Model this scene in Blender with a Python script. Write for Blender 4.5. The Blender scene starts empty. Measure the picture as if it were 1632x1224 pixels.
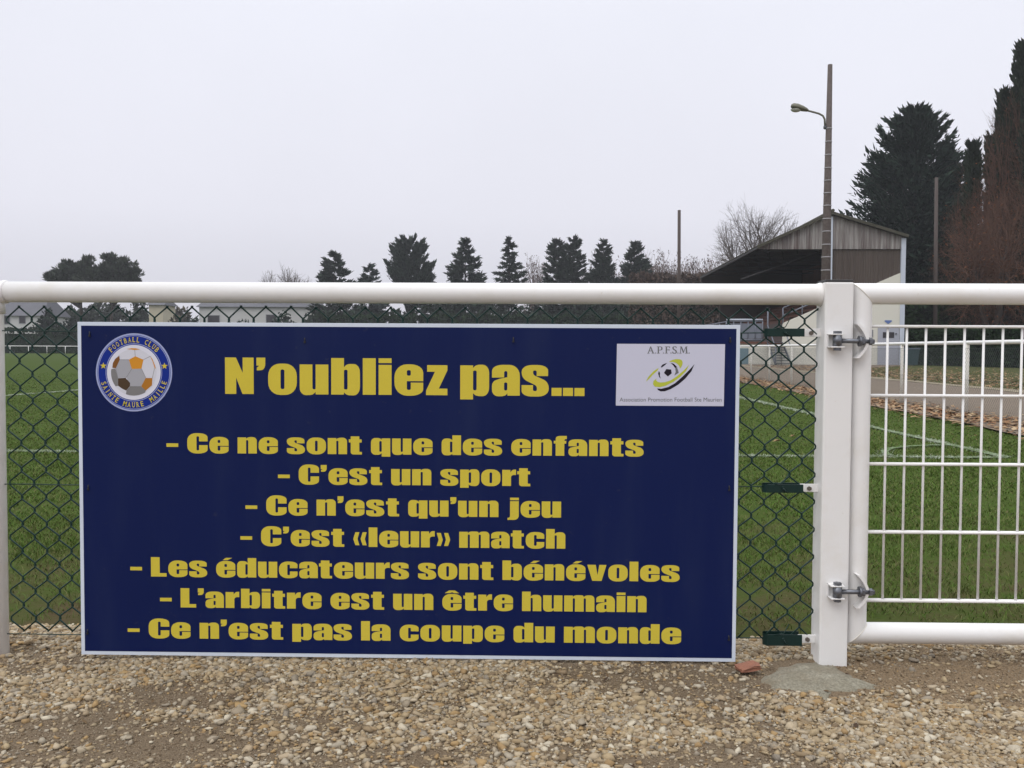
import bpy, bmesh, math, random
import numpy as np
from mathutils import Vector, Matrix
from mathutils.geometry import tessellate_polygon

random.seed(7)
rng = np.random.default_rng(7)
S = bpy.context.scene
C = S.collection
R = math.radians

# ------------------------------------------------------------------ camera
F = 1480.0                     # focal length in pixels of the 1632 wide photograph
CAM_Z = 0.95
cam_d = bpy.data.cameras.new('camera')
cam = bpy.data.objects.new('camera', cam_d)
C.objects.link(cam)
cam_d.sensor_width = 36.0
cam_d.lens = 36.0 * F / 1632.0
cam_d.clip_start = 0.05
cam_d.clip_end = 6000
ROT = (Matrix.Rotation(R(1.05), 3, 'Z') @ Matrix.Rotation(R(90 - 2.155), 3, 'X') @ Matrix.Rotation(R(0.25), 3, 'Z'))
cam.matrix_world = Matrix.Translation((0, 0, CAM_Z)) @ ROT.to_4x4()
S.camera = cam

# ------------------------------------------------------------------ world: overcast sky
SUN_EL, SUN_AZ = 52.0, -140.0
w = bpy.data.worlds.new('World')
S.world = w
w.use_nodes = True
nt = w.node_tree
nt.nodes.clear()
def wn(t, **k):
    n = nt.nodes.new(t)
    for a, b in k.items():
        setattr(n, a, b)
    return n
out = wn('ShaderNodeOutputWorld')
bg = wn('ShaderNodeBackground')
sky = wn('ShaderNodeTexSky', sky_type='NISHITA', sun_disc=False)
sky.sun_elevation = R(SUN_EL)
sky.sun_rotation = R(SUN_AZ)
sky.dust_density = 4.0
hsv = wn('ShaderNodeHueSaturation')
hsv.inputs['Saturation'].default_value = 0.10
hsv.inputs['Value'].default_value = 0.09
tc = wn('ShaderNodeTexCoord')
sep = wn('ShaderNodeSeparateXYZ')
ramp = wn('ShaderNodeValToRGB')
e = ramp.color_ramp.elements
e[0].position = 0.0; e[0].color = (0.715, 0.71, 0.78, 1)
e[1].position = 1.0; e[1].color = (1.95, 1.98, 2.06, 1)
for p_, c_ in ((0.06, (0.775, 0.77, 0.85, 1)), (0.14, (0.865, 0.865, 0.955, 1)), (0.33, (0.90, 0.915, 1.01, 1)), (0.5, (1.05, 1.07, 1.16, 1)), (0.75, (1.6, 1.63, 1.7, 1))):
    n_ = e.new(p_); n_.color = c_
noi = wn('ShaderNodeTexNoise')
noi.inputs['Scale'].default_value = 2.2
noi.inputs['Detail'].default_value = 5.0
mr = wn('ShaderNodeMapRange')
mr.inputs['To Min'].default_value = 0.955
mr.inputs['To Max'].default_value = 1.105
mul = wn('ShaderNodeMix', data_type='RGBA', blend_type='MULTIPLY')
mul.inputs[0].default_value = 1.0
mix = wn('ShaderNodeMix', data_type='RGBA')
mix.inputs[0].default_value = 0.88
L = nt.links.new
L(tc.outputs['Generated'], sep.inputs[0])
L(sep.outputs['Z'], ramp.inputs[0])
L(tc.outputs['Generated'], noi.inputs['Vector'])
L(noi.outputs['Fac'], mr.inputs['Value'])
L(ramp.outputs[0], mul.inputs[6])
L(mr.outputs[0], mul.inputs[7])
L(sky.outputs[0], hsv.inputs['Color'])
L(hsv.outputs[0], mix.inputs[6])
L(mul.outputs[2], mix.inputs[7])
L(mix.outputs[2], bg.inputs['Color'])
bg.inputs['Strength'].default_value = 1.025
L(bg.outputs[0], out.inputs['Surface'])

sun_d = bpy.data.lights.new('sun', 'SUN')
sun_d.energy = 1.0
sun_d.angle = R(40)
sun_d.color = (1.0, 0.97, 0.93)
sun = bpy.data.objects.new('sun', sun_d)
C.objects.link(sun)
a_, e_ = R(SUN_AZ), R(SUN_EL)
sun_dir = Vector((math.sin(a_) * math.cos(e_), math.cos(a_) * math.cos(e_), math.sin(e_)))
sun.rotation_euler = sun_dir.to_track_quat('Z', 'Y').to_euler()

S.view_settings.view_transform = 'Standard'
S.view_settings.look = 'None'
S.view_settings.exposure = 0.0
S.view_settings.gamma = 1.0
S.cycles.use_denoising = True
S.cycles.max_bounces = 6
S.cycles.diffuse_bounces = 3
S.cycles.glossy_bounces = 2
S.cycles.transparent_max_bounces = 4

# ------------------------------------------------------------------ helpers
def ray(px, py):
    return ROT @ Vector(((px - 816) / F, -(py - 612) / F, -1.0))
def at(px, py, Y):
    d = ray(px, py)
    k = Y / d.y
    return Vector((0, 0, CAM_Z)) + d * k
def gnd(px, py, z=0.0):
    d = ray(px, py)
    k = (z - CAM_Z) / d.z
    return Vector((0, 0, CAM_Z)) + d * k
def X(px, Y): return at(px, 558, Y).x
def Z(py, Y, px=816): return at(px, py, Y).z

def thing(name, label, cat, loc=(0, 0, 0), group=None, rz=0):
    o = bpy.data.objects.new(name, None)
    o.empty_display_size = 0.1
    C.objects.link(o)
    o.location = loc
    o.rotation_euler = (0, 0, rz)
    tag(o, label, cat, group)
    return o
def tag(o, label=None, cat=None, group=None, kind=None):
    if label: o['label'] = label
    if cat: o['category'] = cat
    if group: o['group'] = group
    if kind: o['kind'] = kind
    return o

def raw(name, V, faces, m, parent=None, smooth=False):
    me = bpy.data.meshes.new(name)
    me.from_pydata([tuple(v) for v in V], [], faces)
    me.update()
    if smooth:
        me.polygons.foreach_set('use_smooth', [True] * len(me.polygons))
    if m: me.materials.append(m)
    o = bpy.data.objects.new(name, me)
    C.objects.link(o)
    if parent:
        o.parent = parent
    return o

def fast(name, V, Fc, m, parent=None, smooth=False):
    """V (n,3) array, Fc (m,k) array of equal sized faces"""
    V = np.asarray(V, dtype=np.float32); Fc = np.asarray(Fc, dtype=np.int32)
    me = bpy.data.meshes.new(name)
    k = Fc.shape[1]
    me.vertices.add(len(V)); me.vertices.foreach_set('co', V.ravel())
    me.loops.add(Fc.size); me.loops.foreach_set('vertex_index', Fc.ravel())
    me.polygons.add(len(Fc))
    me.polygons.foreach_set('loop_start', np.arange(0, Fc.size, k, dtype=np.int32))
    me.polygons.foreach_set('loop_total', np.full(len(Fc), k, dtype=np.int32))
    if smooth:
        me.polygons.foreach_set('use_smooth', np.ones(len(Fc), dtype=bool))
    me.update(calc_edges=True)
    me.materials.append(m)
    o = bpy.data.objects.new(name, me)
    C.objects.link(o)
    if parent: o.parent = parent
    return o

class MB:
    """collects shapes into one mesh"""
    def __init__(s): s.v = []; s.f = []; s.sm = []
    def add(s, V, Fc, smooth=False):
        b = len(s.v)
        s.v += [tuple(p) for p in V]
        s.f += [tuple(i + b for i in f) for f in Fc]
        s.sm += [smooth] * len(Fc)
        return s
    def box(s, a, b, bev=0.0):
        x0, y0, z0 = [min(p, q) for p, q in zip(a, b)]
        x1, y1, z1 = [max(p, q) for p, q in zip(a, b)]
        if bev <= 0:
            V = [(x0, y0, z0), (x1, y0, z0), (x1, y1, z0), (x0, y1, z0), (x0, y0, z1), (x1, y0, z1), (x1, y1, z1), (x0, y1, z1)]
            return s.add(V, [(0, 3, 2, 1), (4, 5, 6, 7), (0, 1, 5, 4), (1, 2, 6, 5), (2, 3, 7, 6), (3, 0, 4, 7)])
        bm = bmesh.new()
        bmesh.ops.create_cube(bm, size=1)
        for v in bm.verts:
            v.co = Vector(((x0 + x1) / 2 + v.co.x * (x1 - x0), (y0 + y1) / 2 + v.co.y * (y1 - y0), (z0 + z1) / 2 + v.co.z * (z1 - z0)))
        bmesh.ops.bevel(bm, geom=bm.edges[:], offset=bev, segments=2, affect='EDGES', profile=0.6)
        return s.bm(bm)
    def bm(s, bm, smooth=False):
        bm.verts.index_update()
        s.add([v.co.copy() for v in bm.verts], [[v.index for v in f.verts] for f in bm.faces], smooth)
        bm.free()
        return s
    def tube(s, pts, r, n=8, cap=True, smooth=True, up=None):
        pts = [Vector(p) for p in pts]
        rs = r if isinstance(r, (list, tuple)) else [r] * len(pts)
        V = []; Fc = []
        prev = None
        for i, p in enumerate(pts):
            if i == 0: t = pts[1] - pts[0]
            elif i == len(pts) - 1: t = pts[-1] - pts[-2]
            else: t = (pts[i + 1] - pts[i]).normalized() + (pts[i] - pts[i - 1]).normalized()
            t.normalize()
            if prev is None:
                u = t.cross(Vector((0, 0, 1)))
                if u.length < 0.05: u = t.cross(Vector((0, 1, 0)))
            else:
                u = prev - t * prev.dot(t)
            u.normalize(); prev = u
            q = t.cross(u)
            k = 1.0
            if 0 < i < len(pts) - 1:
                c = (pts[i] - pts[i - 1]).normalized().dot(t)
                k = 1.0
            for j in range(n):
                a = 2 * math.pi * (j + 0.5) / n
                V.append(p + (u * math.cos(a) + q * math.sin(a)) * rs[i] * k)
        for i in range(len(pts) - 1):
            for j in range(n):
                Fc.append((i * n + j, i * n + (j + 1) % n, (i + 1) * n + (j + 1) % n, (i + 1) * n + j))
        s.add(V, Fc, smooth)
        if cap:
            b = len(s.v) - len(V)
            s.f.append(tuple(b + j for j in reversed(range(n)))); s.sm.append(False)
            s.f.append(tuple(b + (len(pts) - 1) * n + j for j in range(n))); s.sm.append(False)
        return s
    def prism(s, poly, p0, ux, uy, n, d):
        """polygon (2D list) extruded by d along n"""
        p0, ux, uy, n = map(Vector, (p0, ux, uy, n))
        k = len(poly)
        A = [p0 + ux * a + uy * b for a, b in poly]
        B = [q + n * d for q in A]
        tri = tessellate_polygon([[Vector((a, b, 0)) for a, b in poly]])
        Fc = [tuple(t) for t in tri] + [tuple(k + i for i in reversed(t)) for t in tri]
        Fc += [(i, (i + 1) % k, k + (i + 1) % k, k + i) for i in range(k)]
        return s.add(A + B, Fc)
    def build(s, name, m, parent=None):
        me = bpy.data.meshes.new(name)
        me.from_pydata(s.v, [], s.f)
        me.polygons.foreach_set('use_smooth', s.sm)
        me.update()
        bm = bmesh.new(); bm.from_mesh(me)
        bmesh.ops.recalc_face_normals(bm, faces=bm.faces)
        bm.to_mesh(me); bm.free()
        me.materials.append(m)
        o = bpy.data.objects.new(name, me)
        C.objects.link(o)
        if parent: o.parent = parent
        return o

# ------------------------------------------------------------------ value noise for masks
_tab = rng.random((256, 256))
def vnoise(x, y):
    x = np.asarray(x, float); y = np.asarray(y, float)
    xi = np.floor(x).astype(int); yi = np.floor(y).astype(int)
    fx = x - xi; fy = y - yi
    fx = fx * fx * (3 - 2 * fx); fy = fy * fy * (3 - 2 * fy)
    g = lambda a, b: _tab[a & 255, b & 255]
    return (g(xi, yi) * (1 - fx) + g(xi + 1, yi) * fx) * (1 - fy) + (g(xi, yi + 1) * (1 - fx) + g(xi + 1, yi + 1) * fx) * fy
def fbm(x, y, o=4):
    t = 0; a = 0.5
    for i in range(o):
        t = t + a * vnoise(np.asarray(x) * 2 ** i + 17 * i, np.asarray(y) * 2 ** i + 5 * i); a *= 0.5
    return t

# ------------------------------------------------------------------ materials
def mat(name, col, rough=0.6, var=None, spec=0.5, metal=0.0, bump=None, island=None, coat=0.0, trans=0.0):
    """var=(scale, colour2, contrast) noise blend; bump=(scale, strength, distance); island=(lo, hi) value per leaf/stone"""
    m = bpy.data.materials.new(name)
    m.use_nodes = True
    t = m.node_tree
    b = t.nodes['Principled BSDF']
    b.inputs['Roughness'].default_value = rough
    b.inputs['Specular IOR Level'].default_value = spec
    b.inputs['Metallic'].default_value = metal
    b.inputs['Coat Weight'].default_value = coat
    b.inputs['Coat Roughness'].default_value = 0.15
    b.inputs['Base Color'].default_value = (*col, 1)
    src = None
    tcn = t.nodes.new('ShaderNodeTexCoord')
    if var:
        vs = var if isinstance(var, list) else [var]
        for v_ in vs:
            sc, c2, con = v_[:3]; bias = v_[3] if len(v_) > 3 else 0
            n = t.nodes.new('ShaderNodeTexNoise')
            n.inputs['Detail'].default_value = 6
            n.inputs['Roughness'].default_value = 0.62
            if isinstance(sc, tuple):
                mp = t.nodes.new('ShaderNodeMapping')
                mp.inputs['Scale'].default_value = sc
                t.links.new(tcn.outputs['Object'], mp.inputs[0])
                t.links.new(mp.outputs[0], n.inputs['Vector'])
                n.inputs['Scale'].default_value = 1
            else:
                n.inputs['Scale'].default_value = sc
                t.links.new(tcn.outputs['Object'], n.inputs['Vector'])
            r_ = t.nodes.new('ShaderNodeMapRange')
            r_.inputs['From Min'].default_value = 0.5 + bias - con
            r_.inputs['From Max'].default_value = 0.5 + bias + con
            t.links.new(n.outputs['Fac'], r_.inputs['Value'])
            mx = t.nodes.new('ShaderNodeMix'); mx.data_type = 'RGBA'
            t.links.new(r_.outputs[0], mx.inputs[0])
            if src is None: mx.inputs[6].default_value = (*col, 1)
            else: t.links.new(src, mx.inputs[6])
            mx.inputs[7].default_value = (*c2, 1)
            src = mx.outputs[2]
    if island:
        g = t.nodes.new('ShaderNodeNewGeometry')
        if len(island) > 2:
            rp = t.nodes.new('ShaderNodeValToRGB')
            cols = island
            el = rp.color_ramp.elements
            while len(el) < len(cols): el.new(0.5)
            for i, c in enumerate(cols):
                el[i].position = i / (len(cols) - 1); el[i].color = (*c, 1)
            t.links.new(g.outputs['Random Per Island'], rp.inputs[0])
            if src is None:
                src = rp.outputs[0]
            else:
                mx = t.nodes.new('ShaderNodeMix'); mx.data_type = 'RGBA'; mx.inputs[0].default_value = 0.85
                t.links.new(src, mx.inputs[6]); t.links.new(rp.outputs[0], mx.inputs[7]); src = mx.outputs[2]
        else:
            r_ = t.nodes.new('ShaderNodeMapRange')
            r_.inputs['To Min'].default_value = island[0]; r_.inputs['To Max'].default_value = island[1]
            t.links.new(g.outputs['Random Per Island'], r_.inputs['Value'])
            hs = t.nodes.new('ShaderNodeHueSaturation')
            if src is None: hs.inputs['Color'].default_value = (*col, 1)
            else: t.links.new(src, hs.inputs['Color'])
            t.links.new(r_.outputs[0], hs.inputs['Value'])
            src = hs.outputs[0]
    if src is not None:
        t.links.new(src, b.inputs['Base Color'])
    if bump:
        n = t.nodes.new('ShaderNodeTexNoise')
        n.inputs['Scale'].default_value = bump[0]; n.inputs['Detail'].default_value = 5
        t.links.new(tcn.outputs['Object'], n.inputs['Vector'])
        bp = t.nodes.new('ShaderNodeBump')
        bp.inputs['Strength'].default_value = bump[1]; bp.inputs['Distance'].default_value = bump[2]
        t.links.new(n.outputs['Fac'], bp.inputs['Height'])
        t.links.new(bp.outputs[0], b.inputs['Normal'])
    if trans:
        b.inputs['Transmission Weight'].default_value = trans
    return m

M = {}
M['white_paint'] = mat('white_paint', (0.78, 0.77, 0.765), 0.38, [(3.0, (0.75, 0.735, 0.715), 0.25), (40.0, (0.78, 0.77, 0.76), 0.3), (7, (0.71, 0.685, 0.64), 0.12, 0.12), (70, (0.55, 0.48, 0.40), 0.05, 0.22)], bump=(180, 0.06, 0.001))
M['grime_white'] = mat('grime_white', (0.76, 0.74, 0.69), 0.45, (6.0, (0.66, 0.62, 0.54), 0.3))
M['galvanised'] = mat('galvanised', (0.20, 0.21, 0.235), 0.42, (60, (0.12, 0.125, 0.14), 0.3), metal=0.7)
M['black_cap'] = mat('black_cap', (0.03, 0.03, 0.032), 0.5)
M['green_wire'] = mat('green_wire', (0.004, 0.023, 0.0195), 0.42, (4, (0.006, 0.032, 0.026), 0.3), spec=.3)
M['green_clip'] = mat('green_clip', (0.004, 0.018, 0.016), 0.4, (30, (0.007, 0.028, 0.024), 0.3), spec=.3)
M['board_white'] = mat('board_white', (0.62, 0.68, 0.78), 0.4, (5, (0.58, 0.63, 0.71), 0.3))
M['board_blue'] = mat('board_blue', (0.0032, 0.0092, 0.062), 0.40, [(2.2, (0.0045, 0.012, 0.074), 0.3), (900, (0.005, 0.0115, 0.066), 0.25), ((9, 9, 1.3), (0.009, 0.017, 0.072), 0.12, 0.1), (38, (0.03, 0.034, 0.07), 0.06, 0.2)], spec=0.14, bump=(350, 0.05, 0.0006))
M['print_yellow'] = mat('print_yellow', (0.62, 0.50, 0.045), 0.45, [(2.5, (0.66, 0.54, 0.075), 0.3), (700, (0.56, 0.45, 0.05), 0.25)], spec=0.12)
M['crest_blue'] = mat('crest_blue', (0.010, 0.028, 0.23), 0.36, spec=0.12)
M['crest_pale'] = mat('crest_pale', (0.34, 0.38, 0.60), 0.36, spec=0.12)
M['crest_white'] = mat('crest_white', (0.66, 0.66, 0.74), 0.36, spec=0.12)
M['ball_white'] = mat('ball_white', (0.60, 0.60, 0.66), 0.36, spec=0.12)
M['ball_grey'] = mat('ball_grey', (0.36, 0.36, 0.39), 0.36, spec=0.12)
M['ball_dim'] = mat('ball_dim', (0.20, 0.195, 0.195), 0.36, spec=0.12)
M['ball_gold'] = mat('ball_gold', (0.60, 0.26, 0.03), 0.36, spec=0.12)
M['ball_brown'] = mat('ball_brown', (0.20, 0.085, 0.025), 0.36, spec=0.12)
M['ball_dark'] = mat('ball_dark', (0.075, 0.048, 0.028), 0.36, spec=0.12)
M['ball_amber'] = mat('ball_amber', (0.40, 0.165, 0.025), 0.36, spec=0.12)
M['logo_white'] = mat('logo_white', (0.56, 0.56, 0.67), 0.36, spec=0.12)
M['logo_green'] = mat('logo_green', (0.46, 0.50, 0.06), 0.36, spec=0.12)
M['logo_ink'] = mat('logo_ink', (0.018, 0.014, 0.022), 0.36, spec=0.12)
M['logo_grey'] = mat('logo_grey', (0.15, 0.155, 0.16), 0.36, spec=0.12)
M['soil'] = mat('soil', (0.115, 0.078, 0.046), 0.95, [(1.7, (0.070, 0.047, 0.030), 0.13), (16.0, (0.19, 0.14, 0.088), 0.22), (90, (0.08, 0.056, 0.037), 0.25), (320, (0.24, 0.185, 0.125), 0.2)], spec=0.15, bump=(130, 0.9, 0.012))
def blend_zone(m, col2, noise, axis, a0, a1, lo, hi):
    t = m.node_tree; b = t.nodes['Principled BSDF']; src = b.inputs['Base Color'].links[0].from_socket
    N = t.nodes.new
    tc_ = N('ShaderNodeTexCoord'); sp = N('ShaderNodeSeparateXYZ'); n = N('ShaderNodeTexNoise')
    n.inputs['Scale'].default_value = noise; n.inputs['Detail'].default_value = 7; n.inputs['Roughness'].default_value = .7
    y = N('ShaderNodeMapRange'); y.inputs['From Min'].default_value = a0; y.inputs['From Max'].default_value = a1
    ad = N('ShaderNodeMath'); ad.operation = 'ADD'
    r = N('ShaderNodeMapRange'); r.inputs['From Min'].default_value = lo; r.inputs['From Max'].default_value = hi
    fine = N('ShaderNodeTexNoise'); fine.inputs['Scale'].default_value = 210; fine.inputs['Detail'].default_value = 4
    cr = N('ShaderNodeMapRange'); cr.inputs['From Min'].default_value = .3; cr.inputs['From Max'].default_value = .7; cr.inputs['To Min'].default_value = .62; cr.inputs['To Max'].default_value = 1.25
    hs = N('ShaderNodeHueSaturation'); hs.inputs['Color'].default_value = (*col2, 1)
    mx = N('ShaderNodeMix'); mx.data_type = 'RGBA'
    L_ = t.links.new
    L_(tc_.outputs['Object'], sp.inputs[0]); L_(tc_.outputs['Object'], n.inputs['Vector']); L_(tc_.outputs['Object'], fine.inputs['Vector'])
    L_(sp.outputs[axis], y.inputs['Value']); L_(y.outputs[0], ad.inputs[0]); L_(n.outputs['Fac'], ad.inputs[1]); L_(ad.outputs[0], r.inputs['Value'])
    L_(fine.outputs['Fac'], cr.inputs['Value']); L_(cr.outputs[0], hs.inputs['Value'])
    L_(r.outputs[0], mx.inputs[0]); L_(src, mx.inputs[6]); L_(hs.outputs[0], mx.inputs[7]); L_(mx.outputs[2], b.inputs['Base Color'])
blend_zone(M['soil'], (0.235, 0.17, 0.105), 3.0, 'X', 0.55, 1.15, .75, 1.2)
M['stone'] = mat('stone', (0.4, 0.33, 0.24), 0.85, (70, (0.34, 0.27, 0.18), 0.25), spec=0.25,
                 island=((0.121, 0.081, 0.045), (0.307, 0.225, 0.127), (0.372, 0.288, 0.172), (0.223, 0.158, 0.090), (0.428, 0.351, 0.242), (0.205, 0.180, 0.148), (0.353, 0.270, 0.156), (0.307, 0.266, 0.205), (0.539, 0.486, 0.377), (0.251, 0.158, 0.070), (0.353, 0.230, 0.098)), bump=(260, 0.5, 0.002))
M['debris'] = mat('debris', (0.1, 0.06, 0.035), 0.9, spec=.15, island=((0.05, 0.032, 0.022), (0.10, 0.062, 0.035), (0.16, 0.11, 0.06), (0.07, 0.045, 0.03), (0.27, 0.21, 0.13)))
M['grit'] = mat('grit', (0.2, 0.15, 0.1), 0.9, spec=0.15, island=((0.09, 0.062, 0.04), (0.17, 0.125, 0.08), (0.24, 0.18, 0.12), (0.30, 0.25, 0.18), (0.14, 0.10, 0.065)))
M['concrete'] = mat('concrete', (0.265, 0.235, 0.17), 0.9, [(9, (0.165, 0.14, 0.09), 0.14), (5, (0.20, 0.145, 0.09), 0.10, .04), (22, (0.36, 0.34, 0.275), 0.2), (160, (0.17, 0.155, 0.115), 0.16)], spec=0.2, bump=(55, 0.9, 0.012))
M['brick_red'] = mat('brick_red', (0.30, 0.125, 0.075), 0.9, (50, (0.22, 0.10, 0.065), 0.3), bump=(120, 0.6, 0.004))
M['field'] = mat('field', (0.046, 0.086, 0.014), 0.95, [(0.35, (0.060, 0.092, 0.020), 0.2), (2.4, (0.040, 0.076, 0.012), 0.2), (9.0, (0.074, 0.080, 0.026), 0.36), (60, (0.038, 0.066, 0.011), 0.3)], spec=0.04, bump=(45, 0.4, 0.02))  # ground colour set darker to stand in for shade under the grass blades
# worn earth showing through the grass close to the fence
_t = M['field'].node_tree; _b = _t.nodes['Principled BSDF']
_src = _b.inputs['Base Color'].links[0].from_socket
_tc = _t.nodes.new('ShaderNodeTexCoord'); _sp = _t.nodes.new('ShaderNodeSeparateXYZ')
_n = _t.nodes.new('ShaderNodeTexNoise'); _n.inputs['Scale'].default_value = 2.6; _n.inputs['Detail'].default_value = 7; _n.inputs['Roughness'].default_value = .7
_y = _t.nodes.new('ShaderNodeMapRange'); _y.inputs['From Min'].default_value = 3.0; _y.inputs['From Max'].default_value = 7.0; _y.inputs['To Min'].default_value = .50; _y.inputs['To Max'].default_value = .20
_ad = _t.nodes.new('ShaderNodeMath'); _ad.operation = 'ADD'
_r = _t.nodes.new('ShaderNodeMapRange'); _r.inputs['From Min'].default_value = .82; _r.inputs['From Max'].default_value = 1.15
_m = _t.nodes.new('ShaderNodeMix'); _m.data_type = 'RGBA'; _m.inputs[7].default_value = (0.075, 0.056, 0.030, 1)
_t.links.new(_tc.outputs['Object'], _sp.inputs[0]); _t.links.new(_tc.outputs['Object'], _n.inputs['Vector'])
_t.links.new(_sp.outputs['Y'], _y.inputs['Value']); _t.links.new(_y.outputs[0], _ad.inputs[0]); _t.links.new(_n.outputs['Fac'], _ad.inputs[1])
_t.links.new(_ad.outputs[0], _r.inputs['Value']); _t.links.new(_r.outputs[0], _m.inputs[0]); _t.links.new(_src, _m.inputs[6]); _t.links.new(_m.outputs[2], _b.inputs['Base Color'])
M['blade'] = mat('blade', (0.062, 0.118, 0.017), 0.7, [(0.9, (0.105, 0.118, 0.034), 0.17), (5.0, (0.05, 0.10, 0.014), 0.25)], spec=0.12, island=((0.058, 0.112, 0.016), (0.075, 0.138, 0.021), (0.095, 0.152, 0.027), (0.15, 0.135, 0.058), (0.068, 0.125, 0.019)))
M['chalk_blade'] = mat('chalk_blade', (0.40, 0.43, 0.36), 0.9, (5, (0.22, 0.28, 0.16), 0.2), spec=.05, island=((0.45, 0.47, 0.42), (0.34, 0.38, 0.29), (0.20, 0.27, 0.13), (0.50, 0.52, 0.47), (0.12, 0.19, 0.06)))
M['chalk'] = mat('chalk', (0.36, 0.39, 0.33), 0.95, [(6, (0.10, 0.15, 0.06), 0.11), (40, (0.09, 0.14, 0.05), 0.14)], spec=0.05)
M['chalk_worn'] = mat('chalk_worn', (0.26, 0.29, 0.23), 0.95, [(7, (0.06, 0.11, 0.025), 0.09), (40, (0.07, 0.12, 0.03), 0.12)], spec=0.05)
M['path'] = mat('path', (0.20, 0.162, 0.128), 0.95, [(0.5, (0.15, 0.118, 0.09), 0.2), (4, (0.235, 0.195, 0.155), 0.25), (30, (0.16, 0.125, 0.095), 0.22)], spec=0.08, bump=(14, 0.6, 0.03))
M['kerb'] = mat('kerb', (0.36, 0.30, 0.20), 0.9, [(1.5, (0.20, 0.16, 0.10), 0.15), (9, (0.16, 0.13, 0.08), 0.2)])
M['verge'] = mat('verge', (0.040, 0.080, 0.015), 0.95, [(0.35, (0.058, 0.076, 0.022), 0.15), (3, (0.085, 0.066, 0.028), 0.26)], spec=0.04, bump=(9, 0.7, 0.04))
M['leaf_litter'] = mat('leaf_litter', (0.2, 0.1, 0.05), 0.9, island=((0.12, 0.055, 0.03), (0.27, 0.15, 0.075), (0.36, 0.26, 0.15), (0.20, 0.09, 0.04), (0.42, 0.33, 0.21)), spec=0.15)
M['grey_mesh'] = mat('grey_mesh', (0.06, 0.075, 0.075), 0.5)
M['grey_concrete'] = mat('grey_concrete', (0.085, 0.068, 0.064), 0.9, [((6, 6, 1.2), (0.065, 0.05, 0.048), 0.25), (14, (0.14, 0.12, 0.11), 0.3)], spec=0.2)
M['ring_light'] = mat('ring_light', (0.33, 0.32, 0.33), 0.8)
M['wood_pole'] = mat('wood_pole', (0.085, 0.068, 0.062), 0.9, ((20, 20, 1), (0.055, 0.04, 0.036), 0.25))
M['lamp_shell'] = mat('lamp_shell', (0.13, 0.125, 0.09), 0.5)
M['lamp_lens'] = mat('lamp_lens', (0.45, 0.45, 0.42), 0.2)
M['bark'] = mat('bark', (0.045, 0.035, 0.03), 0.95, (8, (0.07, 0.055, 0.048), 0.3))
M['twig_grey'] = mat('twig_grey', (0.115, 0.095, 0.085), 0.95)
M['twig_red'] = mat('twig_red', (0.10, 0.043, 0.024), 0.95, (0.4, (0.135, 0.075, 0.05), 0.3))
M['twig_far'] = mat('twig_far', (0.12, 0.085, 0.075), 0.95, (0.05, (0.14, 0.08, 0.065), 0.2))
M['leaf_russet'] = mat('leaf_russet', (0.17, 0.065, 0.028), 0.8, island=(0.35, 1.5), spec=0.2)
M['leaf_far_wood'] = mat('leaf_far_wood', (0.105, 0.066, 0.052), 0.9, (0.06, (0.10, 0.078, 0.065), 0.2), island=(0.6, 1.3), spec=0.1)
M['fir'] = mat('fir', (0.018, 0.030, 0.022), 0.85, (0.35, (0.030, 0.044, 0.028), 0.25), island=(0.5, 1.5), spec=0.1)
M['fir_blue'] = mat('fir_blue', (0.045, 0.062, 0.055), 0.85, island=(0.6, 1.4), spec=0.2)
M['cedar'] = mat('cedar', (0.026, 0.043, 0.031), 0.85, (0.5, (0.014, 0.024, 0.016), 0.25), island=(0.5, 1.5), spec=0.08)
M['cypress'] = mat('cypress', (0.022, 0.036, 0.024), 0.85, (0.4, (0.034, 0.042, 0.026), 0.25), island=(0.55, 1.5), spec=0.08)
M['pine'] = mat('pine', (0.034, 0.044, 0.032), 0.85, (0.4, (0.048, 0.056, 0.04), 0.25), island=(0.5, 1.5), spec=0.08)
M['hedge'] = mat('hedge', (0.012, 0.026, 0.011), 0.85, (0.6, (0.02, 0.036, 0.014), 0.25), island=(0.5, 1.5), spec=0.06)
M['hedge_top'] = mat('hedge_top', (0.055, 0.045, 0.024), 0.9, island=(0.6, 1.4))
M['clad_pale'] = mat('clad_pale', (0.34, 0.325, 0.31), 0.9, [((1.9, 1.9, 0.16), (0.12, 0.10, 0.10), 0.12, -.02), ((6, 6, 0.3), (0.40, 0.385, 0.365), 0.2, .05), ((4, 4, 0.22), (0.13, 0.105, 0.10), 0.12, .03), ((1.2, 1.2, .12), (0.10, 0.055, 0.055), .08, .12)], spec=0.1)
M['clad_brown'] = mat('clad_brown', (0.080, 0.062, 0.052), 0.9, [((3.0, 3.0, 0.12), (0.055, 0.042, 0.036), 0.2), ((8, 8, 0.2), (0.11, 0.09, 0.078), 0.25)], spec=0.15)
M['roof_sheet'] = mat('roof_sheet', (0.075, 0.068, 0.058), 0.95, [(1.2, (0.11, 0.10, 0.08), 0.25), (6, (0.05, 0.05, 0.035), 0.25)], spec=0.1)
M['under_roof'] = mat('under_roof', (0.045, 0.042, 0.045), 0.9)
M['cream_wall'] = mat('cream_wall', (0.68, 0.66, 0.575), 0.9, [(0.6, (0.61, 0.595, 0.52), 0.25), ((4, 4, 0.3), (0.64, 0.62, 0.55), 0.25)], spec=0.15)
M['pipe_white'] = mat('pipe_white', (0.50, 0.54, 0.62), 0.5)
M['steel_blue'] = mat('steel_blue', (0.12, 0.135, 0.17), 0.6, (3, (0.16, 0.175, 0.21), 0.3))
M['steel_dark'] = mat('steel_dark', (0.075, 0.08, 0.095), 0.6)
M['tier_brown'] = mat('tier_brown', (0.07, 0.05, 0.045), 0.9)
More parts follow.
